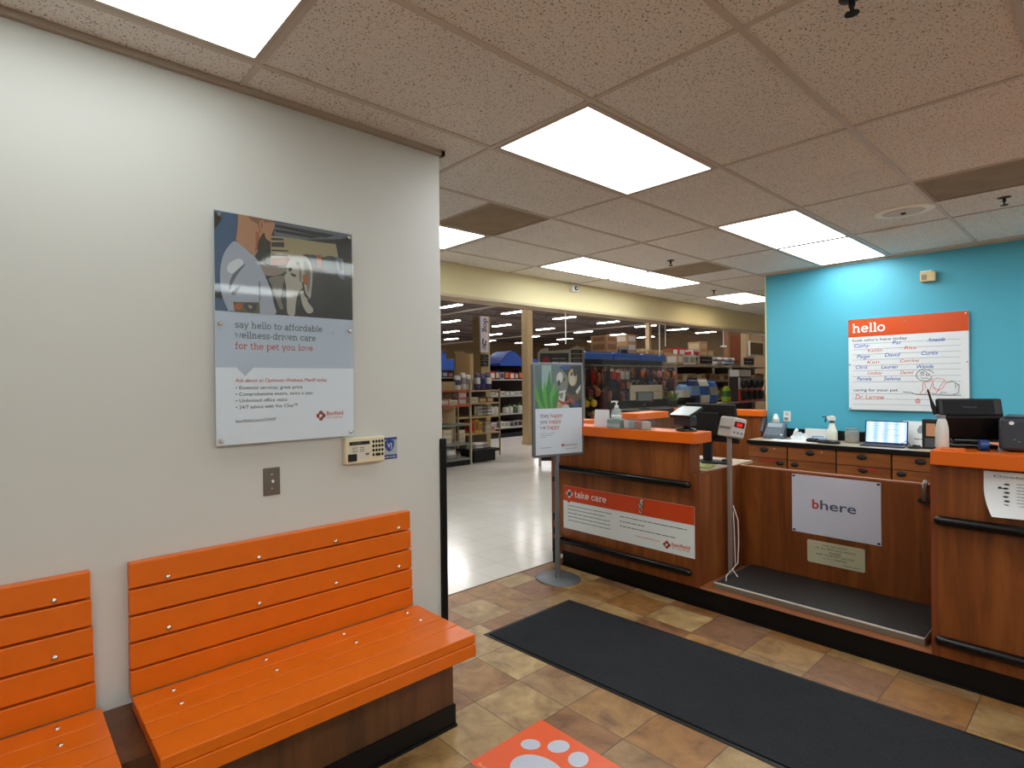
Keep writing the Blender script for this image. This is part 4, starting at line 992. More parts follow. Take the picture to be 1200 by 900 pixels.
# ================================================================ THINGS ON THE COUNTERS
TZ = 1.18
# folded tent card
t = thing('tent_card', 'white folded card standing on the left counter beside the sanitizer', 'card', (3.78, 2.60, TZ), rz=0.1)
m = MB()
m.add([(-.035, .055, 0), (-.035, -.055, 0), (-.005, -.062, .13), (-.005, .062, .13), (.03, -.055, 0), (.03, .055, 0)], [(0, 1, 2, 3), (3, 2, 4, 5)], False)
o = m.build('card', PAPER, t, recalc=False); s_ = o.modifiers.new('s', 'SOLIDIFY'); s_.thickness = .0015
# sanitizer
t = thing('sanitizer_bottle', 'clear pump bottle of hand sanitizer on a grey box on left counter', 'bottle', (3.70, 2.42, TZ+.066))
MB().lathe([(.036, 0), (.040, .006), (.040, .045), (.034, .066), (.016, .084), (.013, .09)], n=24).build('bottle', CLEARB, t)
MB().lathe([(.035, .002), (.038, .007), (.038, .030), (.030, .032)], n=24).build('liquid', mat('gel', (216, 220, 220), .2), t)
MB().cyl((0, 0, .088), (0, 0, .106), .014).cyl((0, 0, .106), (0, 0, .125), .005).cyl((0, 0, .125), (0, 0, .138), .012).tube([(0, 0, .133), (-.02, .012, .135), (-.036, .02, .128)], .005, 8).build('pump', WHITEP, t)
t = thing('grey_box', 'small grey green carton under the sanitizer bottle on left counter', 'box', (3.70, 2.42, TZ))
MB().box(-.045, -.055, 0, .045, .055, .066).build('carton', mat('grey_green_card', (132, 146, 142), .5), t, bevel=.002)
MB().box(-.0465, -.05, .012, -.045, .05, .034).build('label', mat('box_label', (160, 170, 168), .5), t)
# acrylic tray with leaflets
t = thing('leaflet_tray', 'clear acrylic tray holding pale leaflets right of the sanitizer', 'tray', (3.71, 2.245, TZ))
MB().box(-.045, -.11, 0, .045, .11, .004).box(-.045, -.11, .004, -.042, .11, .075).box(.042, -.11, .004, .045, .11, .085).box(-.045, .107, .004, .045, .11, .075).box(-.045, -.11, .004, .045, -.107, .075).build('tray', CLEAR, t)
LFC = [(196, 186, 178), (176, 120, 104), (150, 160, 166), (206, 200, 196)]
for k, (a, b) in enumerate(((-.10, -.045), (-.04, .01), (.015, .06), (.065, .10))):
    MB().box(-.03, a, .006, .0, b, .060).build('leaflet', mat('leaflet_%d' % k, LFC[k], .5), t)
# payment terminal on left counter
t = thing('payment_terminal', 'black payment terminal with tilted screen coloured pale like a reflection on left counter end', 'payment terminal', (3.80, 1.93, TZ), rz=-.25)
MB().lathe([(.075, 0), (.075, .012), (.060, .020), (.03, .024)], n=28, sx=.8).build('base', BLACKG, t)
MB().cyl((0, 0, .02), (.0, 0, .07), .022).build('stem', BLACKG, t)
scr = MB(); scr.M = Matrix.Translation((.0, 0, .13)) @ Euler((0, -.42, 0)).to_matrix().to_4x4()
scr.box(-.075, -.085, -.010, .075, .085, .012); scr.build('tablet', BLACKG, t, bevel=.006)
scr = MB(); scr.M = Matrix.Translation((.0, 0, .13)) @ Euler((0, -.42, 0)).to_matrix().to_4x4()
scr.box(-.068, -.080, .012, .068, .080, .014); scr.build('screen', mat('screen_pale_reflection', (214, 220, 222), .12), t)  # pale base colour stands in for the ceiling reflected in the screen
bd = MB(); bd.M = Matrix.Translation((-.015, .0, .075)) @ Euler((0, -.1, 0)).to_matrix().to_4x4(); bd.box(-.035, -.07, -.035, .04, .07, .035); bd.build('reader', DARKG, t, bevel=.01)
# black monitor behind
t = thing('computer_monitor', 'back of a black computer monitor behind the left counter end', 'monitor', (4.30, 2.00, .905), rz=.0)
m = MB(); m.M = Matrix.Translation((0, 0, .315)) @ Euler((0, -.12, -.28)).to_matrix().to_4x4()
m.box(-.012, -.24, -.155, .012, .21, .135); m.build('panel', BLACKM, t, bevel=.008)
m = MB(); m.M = Matrix.Translation((-.0, 0, .30)) @ Euler((0, -.12, -.28)).to_matrix().to_4x4(); m.box(-.035, -.12, -.09, -.010, .12, .09); m.build('back_housing', BLACKM, t, bevel=.01)
MB().box(-.05, -.03, .015, -.02, .03, .24).build('stand', BLACKM, t); MB().lathe([(.11, 0), (.11, .01), (.04, .016)], n=24).build('base', BLACKM, t)
# papers on lower worktop
for k, (x, y, rz_, col, lab) in enumerate(((4.02, 1.93, .3, (196, 200, 120), 'yellow paper stack on the low worktop by the scale post'), (4.10, 2.10, -.2, (206, 206, 200), 'white paper stack on low worktop beneath the monitor'), (4.30, 1.88, .1, (60, 62, 62), 'dark stapler block on low worktop beside the alcove side panel'))):
    t = thing(('paper_stack', 'paper_stack', 'stapler')[k], lab, ('paper', 'paper', 'stapler')[k], (x, y, .905), rz_)
    if k < 2:
        for i in range(3): MB().box(-.10+.006*i, -.07, .004*i, .10, .07-.004*i, .004*i+.0035).build('sheet', mat('sheet_%d%d' % (k, i), tuple(int(v*(1-.06*i)) for v in col), .6), t)
    else:
        MB().box(-.06, -.02, 0, .06, .02, .012).build('base', BLACKM, t); MB().box(-.06, -.014, .02, .055, .014, .038).box(.035, -.012, .012, .055, .012, .02).build('arm', BLACKM, t, bevel=.004)
# acrylic sneeze guard
t = thing('sneeze_guard', 'clear acrylic shield standing upright on the left counter top', 'acrylic shield', (3.885, 2.35, TZ))
MB().box(-.002, -.315, .0, .002, .315, .55).build('sheet', CLEAR, t)
MB().box(-.012, -.26, 0, -.0025, -.22, .03).box(-.012, .22, 0, -.0025, .26, .03).build('foot', CLEAR, t)

# back worktop things  (top z = .881)
BZ = .881
t = thing('desk_phone', 'grey office desk phone with handset at left end of back worktop', 'phone', (6.76, 2.42, BZ), rz=.10)
m = MB(); m.M = Euler((0, -.55, 0)).to_matrix().to_4x4(); 
m = MB(); m.prism([(-.085, 0), (.085, 0), (.085, .16), (.06, .175), (-.085, .035)], frame((0, 0, 0), (1, 0, 0), (0, 0, 1), (0, 1, 0)), -.085, .105)
m.build('body', mat('phone_grey', (84, 92, 104), .4), t, bevel=.004)
un = Vector((-.140, 0, .145)).normalized(); ux = Vector((.145, 0, .140)).normalized()
fp = frame(Vector((-.085, 0, .035)) + un*.001, (0, -1, 0), tuple(ux), tuple(un))
m = MB(); m.prism(rect(-.085, .125, .060, .185), fp, 0, .003); m.build('display', mat('phone_lcd', (150, 162, 172), .3), t)
m = MB()
for r_ in range(5):
    for c_ in range(6): m.prism(rect(-.092+c_*.026, .018+r_*.019, -.074+c_*.026, .030+r_*.019), fp, 0, .004)
m.build('key', mat('phone_key', (120, 128, 138), .4), t)
m = MB(); m.prism(rect(.062, .012, .078, .026), fp, 0, .005); m.build('lit_key', WHITEP, t)
MB().tube([(-.06, .125, .07), (-.05, .125, .10), (.04, .125, .185), (.08, .125, .20)], [.022, .020, .020, .024], 10).build('handset', mat('phone_dark', (40, 44, 52), .4), t)
t = thing('tissue_wad', 'white plastic cup lid shape resting behind the desk phone', 'cup', (6.90, 2.47, BZ))
MB().lathe([(.028, 0), (.036, .20), (.038, .205), (.030, .215), (.022, .245), (.012, .262), (.004, .265)], n=20).build('cup', WHITEP, t)
t['label'] = 'white cup with domed lid standing behind the desk phone'; t.name = 'lidded_cup'
# crumpled bag + papers
t = thing('plastic_bag', 'crumpled pale plastic bag lying right of the desk phone', 'bag', (6.76, 2.19, BZ))
r = random.Random(3); m = MB(); n_ = 14
vs = [(0, 0, .085)]
for i in range(1, 5):
    for j_ in range(n_):
        a = 2*PI*j_/n_; R_ = .105*i/4*(1+.25*r.uniform(-1, 1)); vs.append((R_*.6*math.cos(a), R_*math.sin(a), max(0, .085*(1-i/4)**.8*(1+.5*r.uniform(-1, 1)))))
fs = [(0, 1+j_, 1+(j_+1) % n_) for j_ in range(n_)] + [(1+i*n_+j_, 1+i*n_+(j_+1) % n_, 1+(i+1)*n_+(j_+1) % n_, 1+(i+1)*n_+j_) for i in range(3) for j_ in range(n_)]
m.add(vs, fs, False); m.build('bag', mat('milky_film', (196, 202, 206), .3), t, recalc=False)
MB().tube([(0, .05, .03), (.0, .04, .085), (0, .02, .115), (0, .035, .09)], [.02, .014, .018, .006], 7).build('knot', WHITEP, t)
t = thing('paper_sheet', 'white paper sheet lying flat in front of the plastic bag', 'paper', (6.60, 2.20, BZ), rz=.1)
MB().box(-.08, -.22, 0, .09, .20, .003).build('sheet', PAPER, t)
t = thing('white_carton', 'white open carton with blue print leaning at the black backsplash', 'carton', (6.88, 2.065, BZ), rz=.0)
MB().box(-.02, -.105, 0, .03, .105, .118).build('carton', WHITEP, t, bevel=.003)
MB().box(-.0215, -.07, .012, -.020, .04, .045).build('printed_patch', mat('patch_blue', (110, 146, 206), .5), t)
MB().box(-.06, -.10, .0, -.0225, .02, .035).build('folded_flap', mat('flap_blue_white', (176, 190, 214), .5), t, bevel=.004)
# spray bottle
t = thing('spray_bottle', 'white trigger spray bottle on the back worktop under the board', 'spray bottle', (6.80, 1.905, BZ))
MB().lathe([(.044, 0), (.048, .006), (.048, .105), (.043, .118), (.030, .150), (.024, .185), (.018, .198)], n=26, sx=.75).build('bottle', mat('bottle_cream', (222, 222, 210), .4), t)
MB().cyl((0, 0, .196), (0, 0, .218), .021).build('collar', mat('collar_navy', (40, 60, 90), .4), t)
MB().prism([(-.045, .222), (.028, .222), (.032, .255), (.004, .268), (-.030, .262), (-.048, .245)], fr := frame((0, 0, 0), (0, -1, 0), (0, 0, 1), (-1, 0, 0)), -.014, .014).build('head', WHITEP, t, bevel=.004) if False else None
fsp = frame((0, 0, 0), (0, 1, 0), (0, 0, 1), (-1, 0, 0))
m = MB(); m.prism([(-.030, .218), (.030, .218), (.040, .238), (.046, .258), (.0, .272), (-.032, .258)], fsp, -.015, .015); m.build('head', WHITEP, t, bevel=.004)
m = MB(); m.prism([(.040, .250), (.046, .262), (.088, .258), (.088, .248)], fsp, -.009, .009); m.prism([(.040, .244), (.055, .246), (.066, .222), (.062, .196), (.054, .198), (.054, .220)], fsp, -.006, .006); m.build('trigger', mat('trigger_navy', (26, 44, 74), .4), t, bevel=.002)
# dark pouches, jar
for k, (x, y, a, b, h, lab) in enumerate(((6.60, 2.02, .035, .060, .045, 'small black scanner lying left of the spray bottle'), (6.56, 1.87, .045, .105, .040, 'long black electric clipper lying in front of the spray bottle'))):
    t = thing(('scanner', 'clipper')[k], lab, ('scanner', 'clipper')[k], (x, y, BZ), rz=(.1, -.05)[k])
    m = MB(); m.lathe([(.5, 0), (.95, .15), (1, .5), (.85, .85), (.4, 1)], n=18)
    m.v = [(x_*a, y_*b, z_*h) for x_, y_, z_ in m.v]; m.build('body', BLACKG, t)
    MB().box(-a*.6, -b*.5, h*.9, -a*.1, b*.3, h*1.02).build('grey_inlay', GREY, t)
t = thing('treat_jar', 'clear glass treat jar with dark lid beside the laptop', 'jar', (6.80, 1.735, BZ))
MB().lathe([(.055, 0), (.060, .01), (.060, .115), (.052, .128), (.052, .135)], n=26).build('jar', CLEARB, t)
MB().lathe([(.052, .003), (.056, .01), (.056, .045), (.040, .055)], n=20).build('treats', mat('brown_treats', (120, 92, 50), .8, noise=.4, nscale=60), t)
MB().lathe([(.055, .135), (.056, .15), (.02, .156)], n=24).build('lid', mat('jar_lid', (110, 130, 130), .3), t)
# laptop
t = thing('laptop', 'open dark laptop with bright blue white screen on back worktop', 'laptop', (6.68, 1.455, BZ), rz=.05)
MB().box(-.115, -.165, 0, .115, .165, .014).build('base', DARKG, t, bevel=.004)
MB().box(-.09, -.145, .014, .07, .145, .0155).build('keyboard', BLACKM, t)
lidM = Matrix.Translation((.105, 0, .014)) @ Euler((0, .22, 0)).to_matrix().to_4x4()
m = MB(); m.M = lidM; m.box(-.004, -.165, 0, .004, .165, .225); m.build('lid', BLACKM, t, bevel=.002)
def screen_mat():
    m = bpy.data.materials.new('lit_laptop_screen'); m.use_nodes = True; nt = m.node_tree; nt.nodes.clear(); L = nt.links
    tc = nt.nodes.new('ShaderNodeTexCoord'); wv = nt.nodes.new('ShaderNodeTexWave'); wv.bands_direction = 'Y'; wv.inputs['Scale'].default_value = 4; wv.inputs['Distortion'].default_value = 1.0
    r_ = ramp(nt, [(0, lin((140, 170, 232))), (1, lin((190, 208, 248)))]); e = nt.nodes.new('ShaderNodeEmission'); e.inputs[1].default_value = 1.0
    o = nt.nodes.new('ShaderNodeOutputMaterial'); L.new(tc.outputs['Object'], wv.inputs['Vector']); L.new(wv.outputs['Fac'], r_.inputs[0]); L.new(r_.outputs[0], e.inputs[0]); L.new(e.outputs[0], o.inputs[0]); return m
m = MB(); m.M = lidM; m.box(-.0055, -.156, .012, -.0042, .156, .215); scr_o = m.build('screen', screen_mat(), t)
fl_ = frame((-.0062, .156, .012), (0, -1, 0), (0, 0, 1), (-1, 0, 0)); m = MB()
for k in range(9): greek(m, fl_, .02, .12 + (.05 if k % 3 else .15), .18-k*.018, .005, 0, k+120)
m.v = [tuple(lidM @ Vector(p)) for p in m.v]; m.build('screen_text', mat('screen_ink', (110, 130, 170), .5), scr_o, recalc=False)
t = thing('computer_mouse', 'black computer mouse right of the laptop', 'mouse', (6.64, 1.215, BZ), rz=.5)
m = MB(); m.lathe([(.5, 0), (1, .1), (.95, .45), (.6, .85), (.2, 1)], n=18); m.v = [(x_*.03, y_*.055, z_*.035) for x_, y_, z_ in m.v]; m.build('body', BLACKG, t)
MB().cyl((-.004, -.034, .028), (.004, -.034, .028), .008, n=10).build('wheel', GREY, t)
t = thing('mouse_cable', 'thin black cable looping from laptop to the computer mouse', 'cable', (6.66, 1.26, BZ))
MB().tube([(-.0, -.02, .012), (.04, -.0, .02), (.08, .03, .06), (.06, .07, .03), (.02, .05, .006)], .003, 6).build('wire', BLACKM, t)
t = thing('notice_sheet', 'white notice sheet with grey picture leaning at the blue wall right of laptop', 'paper', (6.93, 1.235, BZ), rz=0)
m = MB(); m.M = Euler((0, .12, 0)).to_matrix().to_4x4(); m.box(-.001, -.115, 0, .001, .125, .235); m.build('sheet', PAPER, t)
m = MB(); m.M = Euler((0, .12, 0)).to_matrix().to_4x4(); fz = frame((-.0016, 0, 0), (0, -1, 0), (0, 0, 1), (-1, 0, 0))
m.flat([(-.01, .12), (.05, .12), (.085, .16), (.07, .20), (.0, .195), (-.02, .15)], fz, 0); m.build('grey_picture', mat('soft_grey_print', (150, 152, 158), .5), t, recalc=False)
m = MB(); m.M = Euler((0, .12, 0)).to_matrix().to_4x4(); greek(m, fz, -.04, .06, .062, .012, 0, 7); m.build('print_line', INK, t, recalc=False)
t = thing('speaker_tower', 'slim dark box with orange photo standing beside the white jug', 'box', (6.72, 1.12, BZ), rz=0)
MB().box(-.05, -.05, 0, .06, .05, .27).build('box', BLACKM, t, bevel=.005)
fz = frame((-.052, .05, 0), (0, -1, 0), (0, 0, 1), (-1, 0, 0))
m = MB(); m.flat(rect(.03, .12, .095, .235), fz, 0); m.build('picture', mat('amber_print', (196, 140, 104), .5), t, recalc=False)
m = MB(); m.flat(rect(.02, .02, .09, .10), fz, 0); m.build('lower_picture', mat('grey_print', (70, 72, 78), .5), t, recalc=False)
# things on right counter
TR = 1.172
t = thing('white_bottle', 'short white bottle with grey cap on left corner of right counter behind the terminal', 'bottle', (3.83, .592, TR))
MB().lathe([(.025, 0), (.028, .006), (.026, .10), (.020, .135), (.014, .15)], n=24).build('bottle', WHITEP, t)
MB().cyl((0, 0, .148), (0, 0, .168), .014).tube([(0, 0, .163), (0, .016, .168), (0, .028, .158)], .005, 8).build('cap', mat('cap_grey', (150, 150, 156), .4), t)
# customer terminal
t = thing('register_terminal', 'black register terminal with two tilted screens and stylus on right counter', 'register', (3.93, .505, TR), rz=.42)
MB().box(-.06, -.095, 0, .08, .095, .022).box(-.035, -.07, .022, .06, .07, .045).build('base', BLACKG, t, bevel=.006)
m = MB(); m.M = Matrix.Translation((-.02, 0, .115)) @ Euler((0, -.30, 0)).to_matrix().to_4x4()
m.box(-.012, -.130, -.075, .012, .130, .055); m.build('lower_housing', mat('register_black', (12, 12, 13), .4, spec=.3), t, bevel=.010)
m = MB(); m.M = Matrix.Translation((.0, 0, .205)) @ Euler((0, .30, 0)).to_matrix().to_4x4()
m.box(-.013, -.128, -.045, .013, .128, .048); m.build('upper_housing', mat('register_black', (12, 12, 13), .4, spec=.3), t, bevel=.009)
mm_ = m.M
m = MB(); m.M = mm_; m.box(-.0145, -.095, -.034, -.0128, .105, .036); so = m.build('display', mat('dim_display', (22, 21, 26), .5, spec=.15), t)
m = MB(); put_text(m, 'Welcome', frame((-.0155, 0, 0), (0, -1, 0), (0, 0, 1), (-1, 0, 0)), 0, -.004, .014, 0, 'c'); m.v = [tuple(mm_ @ Vector(p)) for p in m.v]; m.build('display_text', mat('dim_text', (76, 74, 96), .5), so, recalc=False)
MB().box(.0, -.03, .03, .03, .03, .18).build('stem', BLACKG, t)
MB().tube([(-.0, .128, .17), (-.0, .140, .21), (.0, .150, .25), (.0, .162, .30)], [.012, .010, .005, .004], 8).build('stylus', BLACKM, t)
t = thing('tape_roll', 'small blue tape dispenser tucked under the register terminal', 'tape', (3.80, .435, TR), rz=.3)
MB().cyl((0, -.015, .028), (0, .015, .028), .027, n=20).build('roll', mat('blue_tape', (40, 74, 140), .4), t)
MB().box(-.035, -.018, 0, .045, .018, .006).build('base', BLACKM, t)
t = thing('printer', 'dark slate desktop printer on the right counter at the view edge', 'printer', (3.95, .15, TR), rz=.04)
m = MB(); m.box(-.13, -.24, .006, .13, .24, .165); m.build('body', mat('printer_slate', (58, 66, 76), .4), t, bevel=.018, seg=3)
MB().box(-.1355, -.235, .012, -.128, .10, .050).build('paper_slot', BLACKM, t)
MB().box(-.12, -.22, .166, .12, .22, .172).build('lid', mat('printer_lid', (70, 78, 88), .35), t, bevel=.003)
m = MB(); fq = frame((-.1315, .205, .14), (0, -1, 0), (0, 0, 1), (-1, 0, 0)); m.flat(ell(.01, 0, .009, .009, 16), fq, 0); m.build('badge', PAPER, t, recalc=False)
m = MB(); m.flat(ell(.02, -.078, .004, .004, 8), fq, 0); m.flat(ell(.035, -.088, .005, .003, 8), fq, 0); m.build('indicator', GREY, t, recalc=False)
m = MB()
for a in (-.1, .1):
    for b in (-.2, .2): m.cyl((a, b, 0), (a, b, .008), .012, n=10)
m.build('foot', BLACKR, t)
t = thing('orange_pad', 'thin orange pad lying on the left corner of the right counter', 'pad', (3.755, .545, TR), rz=.1)
MB().box(-.05, -.05, 0, .05, .04, .006).build('sheet', mat('orange_card', (232, 110, 30), .5), t); MB().box(-.05, -.05, .006, -.045, .04, .007).build('binding', mat('binding_tan', (200, 150, 110), .5), t)

# ================================================================ THE STORE BEHIND
RS = random.Random(21)
SHM = mat('shelf_putty', (150, 140, 126), .6); SHG = mat('shelf_grey_green', (110, 122, 118), .6); SHO = mat('shelf_orange_lip', (186, 84, 50), .5)
PEG = mat('dark_pegboard', (42, 34, 32), .8); TANP = mat('tan_panel', (182, 158, 116), .6)
def P(name, rgb): return mat(name, rgb, .5)
PAL = {'white': P('pk_white', (206, 204, 200)), 'cream': P('pk_cream', (196, 176, 140)), 'grey': P('pk_grey', (150, 148, 146)), 'purple': P('pk_purple', (72, 60, 100)), 'navy': P('pk_navy', (26, 44, 96)), 'blue': P('pk_blue', (42, 92, 170)),
       'red': P('pk_red', (186, 44, 34)), 'maroon': P('pk_maroon', (96, 30, 34)), 'orange': P('pk_orange', (220, 104, 40)), 'brown': P('pk_brown', (140, 98, 66)), 'kraft': P('pk_kraft', (178, 138, 98)), 'black': P('pk_black', (24, 22, 24)),
       'lime': P('pk_lime', (150, 170, 40)), 'green': P('pk_green', (60, 110, 56)), 'pink': P('pk_pink', (190, 120, 120)), 'teal': P('pk_teal', (50, 110, 116)), 'yellow': P('pk_yellow', (214, 176, 50)), 'rust': P('pk_rust', (150, 78, 50)), 'skyblue': P('pk_sky', (120, 156, 206))}
def gondola(name, label, x0, x1, yf, depth, levels, h, shelf=SHM, back=SHM, posts=SHM, lip=None, kick=True, cat='shelving', group=None, pw=.03):
    t = thing(name, label, cat, ((x0+x1)/2, yf+depth/2, 0), group=group); hx, hy = (x1-x0)/2, depth/2
    MB().box(-hx, hy-.03, .05, hx, hy, h).build('back_panel', back, t)
    for z in levels:
        s = MB().box(-hx+.01, -hy, z-.03, hx-.01, hy-.03, z).build('shelf', shelf, t)
        if lip: MB().box(-hx+.01, -hy-.006, z-.03, hx-.01, -hy, z+.005).build('price_rail', lip(z) if callable(lip) else lip, s)
    for sx in (-1, 1): MB().box(sx*hx-pw/2, -hy+.0, 0, sx*hx+pw/2, hy, h if depth < .3 else h).build('upright', posts, t) if depth < .001 else MB().box(sx*hx-pw/2, -hy-.004, 0, sx*hx+pw/2, -hy+.04, h).box(sx*hx-pw/2, hy-.04, 0, sx*hx+pw/2, hy, h).build('upright', posts, t)
    if kick: MB().box(-hx, -hy+.02, 0, hx, hy, .11).build('base', BLACKM, t)
    return t
_proto = {}
def box_mesh(c1, c2):
    k = ('box', c1, c2)
    if k not in _proto:
        m = MB(); m.box(-.5, -.5, 0, .5, .5, 1); m.mi(1); m.box(-.38, -.503, .18, .38, -.5, .78); m.box(-.503, -.38, .18, -.5, .38, .78); _proto[k] = m.mesh('carton', [PAL[c1], PAL[c2]])
    return _proto[k]
def bag_mesh(c1, c2):
    k = ('bag', c1, c2)
    if k not in _proto:
        m = MB(); prof = [(0, .86, .70), (.06, .96, .92), (.35, 1, 1), (.7, .97, .86), (.88, .95, .45), (.93, .96, .12), (1.0, .98, .08)]
        n = 16; vs = []
        for z, wx, wy in prof:
            for j in range(n):
                a = 2*PI*j/n; ca, sa = math.cos(a), math.sin(a); e = .55
                vs.append((.5*wx*math.copysign(abs(ca)**e, ca), .5*wy*math.copysign(abs(sa)**e, sa), z))
        for i in range(len(prof)-1):
            m.mi(1 if i in (2,) else 0); m.add(vs[i*n:(i+2)*n], [(j, (j+1) % n, n+(j+1) % n, n+j) for j in range(n)], True)
        m.mi(0); m.add(vs[:n], [tuple(range(n-1, -1, -1))]); m.add(vs[-n:], [tuple(range(n))])
        _proto[k] = m.mesh('bag', [PAL[c1], PAL[c2]])
    return _proto[k]
def bottle_mesh(c1, c2):
    k = ('bot', c1, c2)
    if k not in _proto:
        m = MB(); m.lathe([(.42, 0), (.5, .03), (.5, .62), (.40, .74), (.18, .82)], n=14); m.mi(1); m.lathe([(.22, .80), (.22, 1.0), (.1, 1.0)], n=12); _proto[k] = m.mesh('bottle', [PAL[c1], PAL[c2]])
    return _proto[k]
def hang_mesh(c1, c2, kind):
    k = ('hang', c1, c2, kind)
    if k not in _proto:
        m = MB(); fr_ = frame((0, 0, 0), (1, 0, 0), (0, 0, 1), (0, -1, 0))
        m.mi(2).tube([(0, .5, .96), (0, -.35, .96), (0, -.45, 1.02)], .03, 5)
        m.mi(0).prism(rrect(-.5, .72, .5, 1.0, .08), fr_, 0, .03)
        if kind == 0: m.mi(1).prism(rrect(-.42, 0, .42, .74, .12), fr_, -.02, .28)      # blister pack
        elif kind == 1:                                                                   # strap / leash
            for a in (-.22, 0.02, .24): m.mi(1).tube([(a, -.05, .80), (a-.05, -.2, .45), (a, -.08, .02), (a+.08, .0, .40), (a+.05, .0, .78)], .07, 6)
        else:                                                                              # round toy
            m.mi(1).lathe([(.08, -.38), (.36, -.25), (.45, 0), (.36, .25), (.08, .38)], (0, -.28, .38), n=12, sy=.7)
        _proto[k] = m.mesh('hanging_pack', [PAL[c1], PAL[c2], CHROME])
    return _proto[k]
def put(name, mesh, x, y, z, sx, sy, sz, label, cat, group, rz=0.0):
    o = bpy.data.objects.new(name, mesh); COL.objects.link(o); o.location = (x, y, z); o.scale = (sx, sy, sz); o.rotation_euler = (0, 0, rz)
    return tag(o, label, cat, group)
def row(kind, x0, x1, y, z, w, d, h, cols, label, group, gap=.01, stack=1, skip=0.0, jit=.15, name=None):
    x = x0; R = RS
    while x + w*(1-jit) <= x1:
        ww = w*R.uniform(1-jit, 1+jit)
        if x+ww > x1: break
        if R.random() < skip: x += ww+gap; continue
        c1, c2 = R.choice(cols); zz = z
        for s in range(stack if stack <= 1 else R.randint(max(1, stack-2), stack)):
            hh = h*R.uniform(1-jit, 1+jit)
            me = {'box': box_mesh, 'bag': bag_mesh, 'bottle': bottle_mesh}[kind](c1, c2)
            put(name or {'box': 'carton', 'bag': 'pet_food_bag', 'bottle': 'bottle'}[kind], me, x+ww/2, y, zz+.001, ww*.98, d, hh, label, {'box': 'carton', 'bag': 'bag', 'bottle': 'bottle'}[kind], group)
            zz += hh+.001
        x += ww+gap
def flat_bags(x0, x1, y, z, n, cols, label, group, w=.34, h=.07):
    x = x0
    while x+w <= x1+.01:
        zz = z
        for i in range(n):
            c1, c2 = RS.choice(cols)
            o = put('pet_food_bag', bag_mesh(c1, c2), x+w, y, zz+h/2, .24, h, w, label, 'bag', group); o.rotation_euler = (PI/2, 0, -PI/2) if False else (0, -PI/2, 0)
            o.rotation_euler = Euler((PI/2, -PI/2, 0), 'XYZ') if False else (0, -PI/2, 0)
            o.scale = (h, .26, w)
            zz += h*.96
        x += w+.03

# --- G1: near left gondola
def lipG1(z): return SHO if z > 1.0 else SHG
gondola('shelf_gondola', 'near shelving unit with orange edged upper shelves seen past the white wall', 5.80, 7.02, 7.70, .50, (.13, .41, .77, 1.12, 1.40), 1.56, shelf=SHM, back=TANP, posts=mat('upright_pale', (176, 168, 140), .6), lip=lipG1)
G1 = 'stock on the near shelving unit past the white wall'
row('bag', 6.0, 6.95, 7.87, .13, .24, .2, .20, [('grey', 'white'), ('white', 'grey'), ('white', 'cream')], 'pale bag on the bottom shelf of the near shelving unit', 'bottom shelf bags, near unit')
row('box', 6.0, 6.80, 7.90, .41, .20, .2, .085, [('white', 'pink'), ('cream', 'white'), ('white', 'brown')], 'small pale carton stacked on the second shelf of the near unit', 'second shelf cartons, near unit', stack=3)
row('box', 6.81, 7.0, 7.80, .41, .13, .02, .28, [('white', 'cream')], 'upright pale picture carton at right end of second shelf, near unit', 'upright carton, near unit')
flat_bags(6.0, 6.62, 7.9, .77, 2, [('white', 'grey'), ('grey', 'white')], 'silver bag lying flat on middle shelf of the near unit', 'middle shelf bags, near unit', w=.42, h=.07)
row('box', 6.05, 6.98, 7.85, 1.12, .22, .2, .11, [('pink', 'white'), ('cream', 'pink'), ('white', 'cream')], 'pale pink carton on the orange edged shelf of the near unit', 'orange shelf cartons, near unit', stack=2)
row('box', 6.05, 6.45, 7.85, 1.40, .14, .1, .07, [('grey', 'white')], 'small grey tin on the topmost orange shelf of the near unit', 'top tins, near unit')
# cart / black base stand with bags beyond it
t = thing('display_stand', 'low black display stand with flat bags beyond the near shelving unit', 'display stand', (7.42, 7.93, 0))
MB().box(-.28, -.18, .02, .28, .22, .20).build('base', BLACKM, t); MB().box(-.34, -.22, .20, .36, .26, .25).build('tray', BLACKM, t)
flat_bags(7.10, 7.70, 7.93, .25, 2, [('grey', 'white'), ('white', 'grey')], 'flat silver bag on the low black display stand', 'bags on black stand', w=.50, h=.06)
# --- G2 tan display unit with bags
gondola('shelf_display', 'tan display shelving with leaning purple and white bags on top', 7.25, 8.42, 8.32, .45, (.50, .84, 1.12, 1.38), 1.40, shelf=TANP, back=mat('shade_brown', (90, 76, 58), .7), posts=TANP, kick=False, pw=.012)
row('bag', 7.28, 7.80, 8.48, 1.38, .15, .12, .36, [('white', 'grey'), ('white', 'purple')], 'white bag standing on top of the tan display shelving', 'white bags on tan display')
row('bag', 7.78, 8.38, 8.40, 1.381, .14, .11, .38, [('purple', 'navy'), ('purple', 'white')], 'purple bag standing on top of the tan display shelving', 'purple bags on tan display')
row('box', 7.66, 8.40, 8.50, 1.12, .2, .2, .12, [('white', 'cream'), ('cream', 'brown'), ('brown', 'cream')], 'carton on the upper shelf of the tan display', 'upper cartons, tan display', skip=.1)
flat_bags(7.85, 8.32, 8.5, .84, 3, [('white', 'grey'), ('grey', 'purple')], 'white bag lying in a pile on middle shelf of the tan display', 'middle bags, tan display', w=.42, h=.075)
row('box', 7.66, 8.02, 8.5, .50, .1, .2, .26, [('red', 'orange'), ('yellow', 'brown'), ('orange', 'red')], 'red or orange carton on lower shelf of the tan display', 'bright cartons, tan display')
row('box', 8.08, 8.38, 8.5, .50, .13, .2, .12, [('white', 'cream'), ('white', 'pink')], 'white carton stacked on lower shelf of the tan display', 'white cartons, tan display', stack=2)
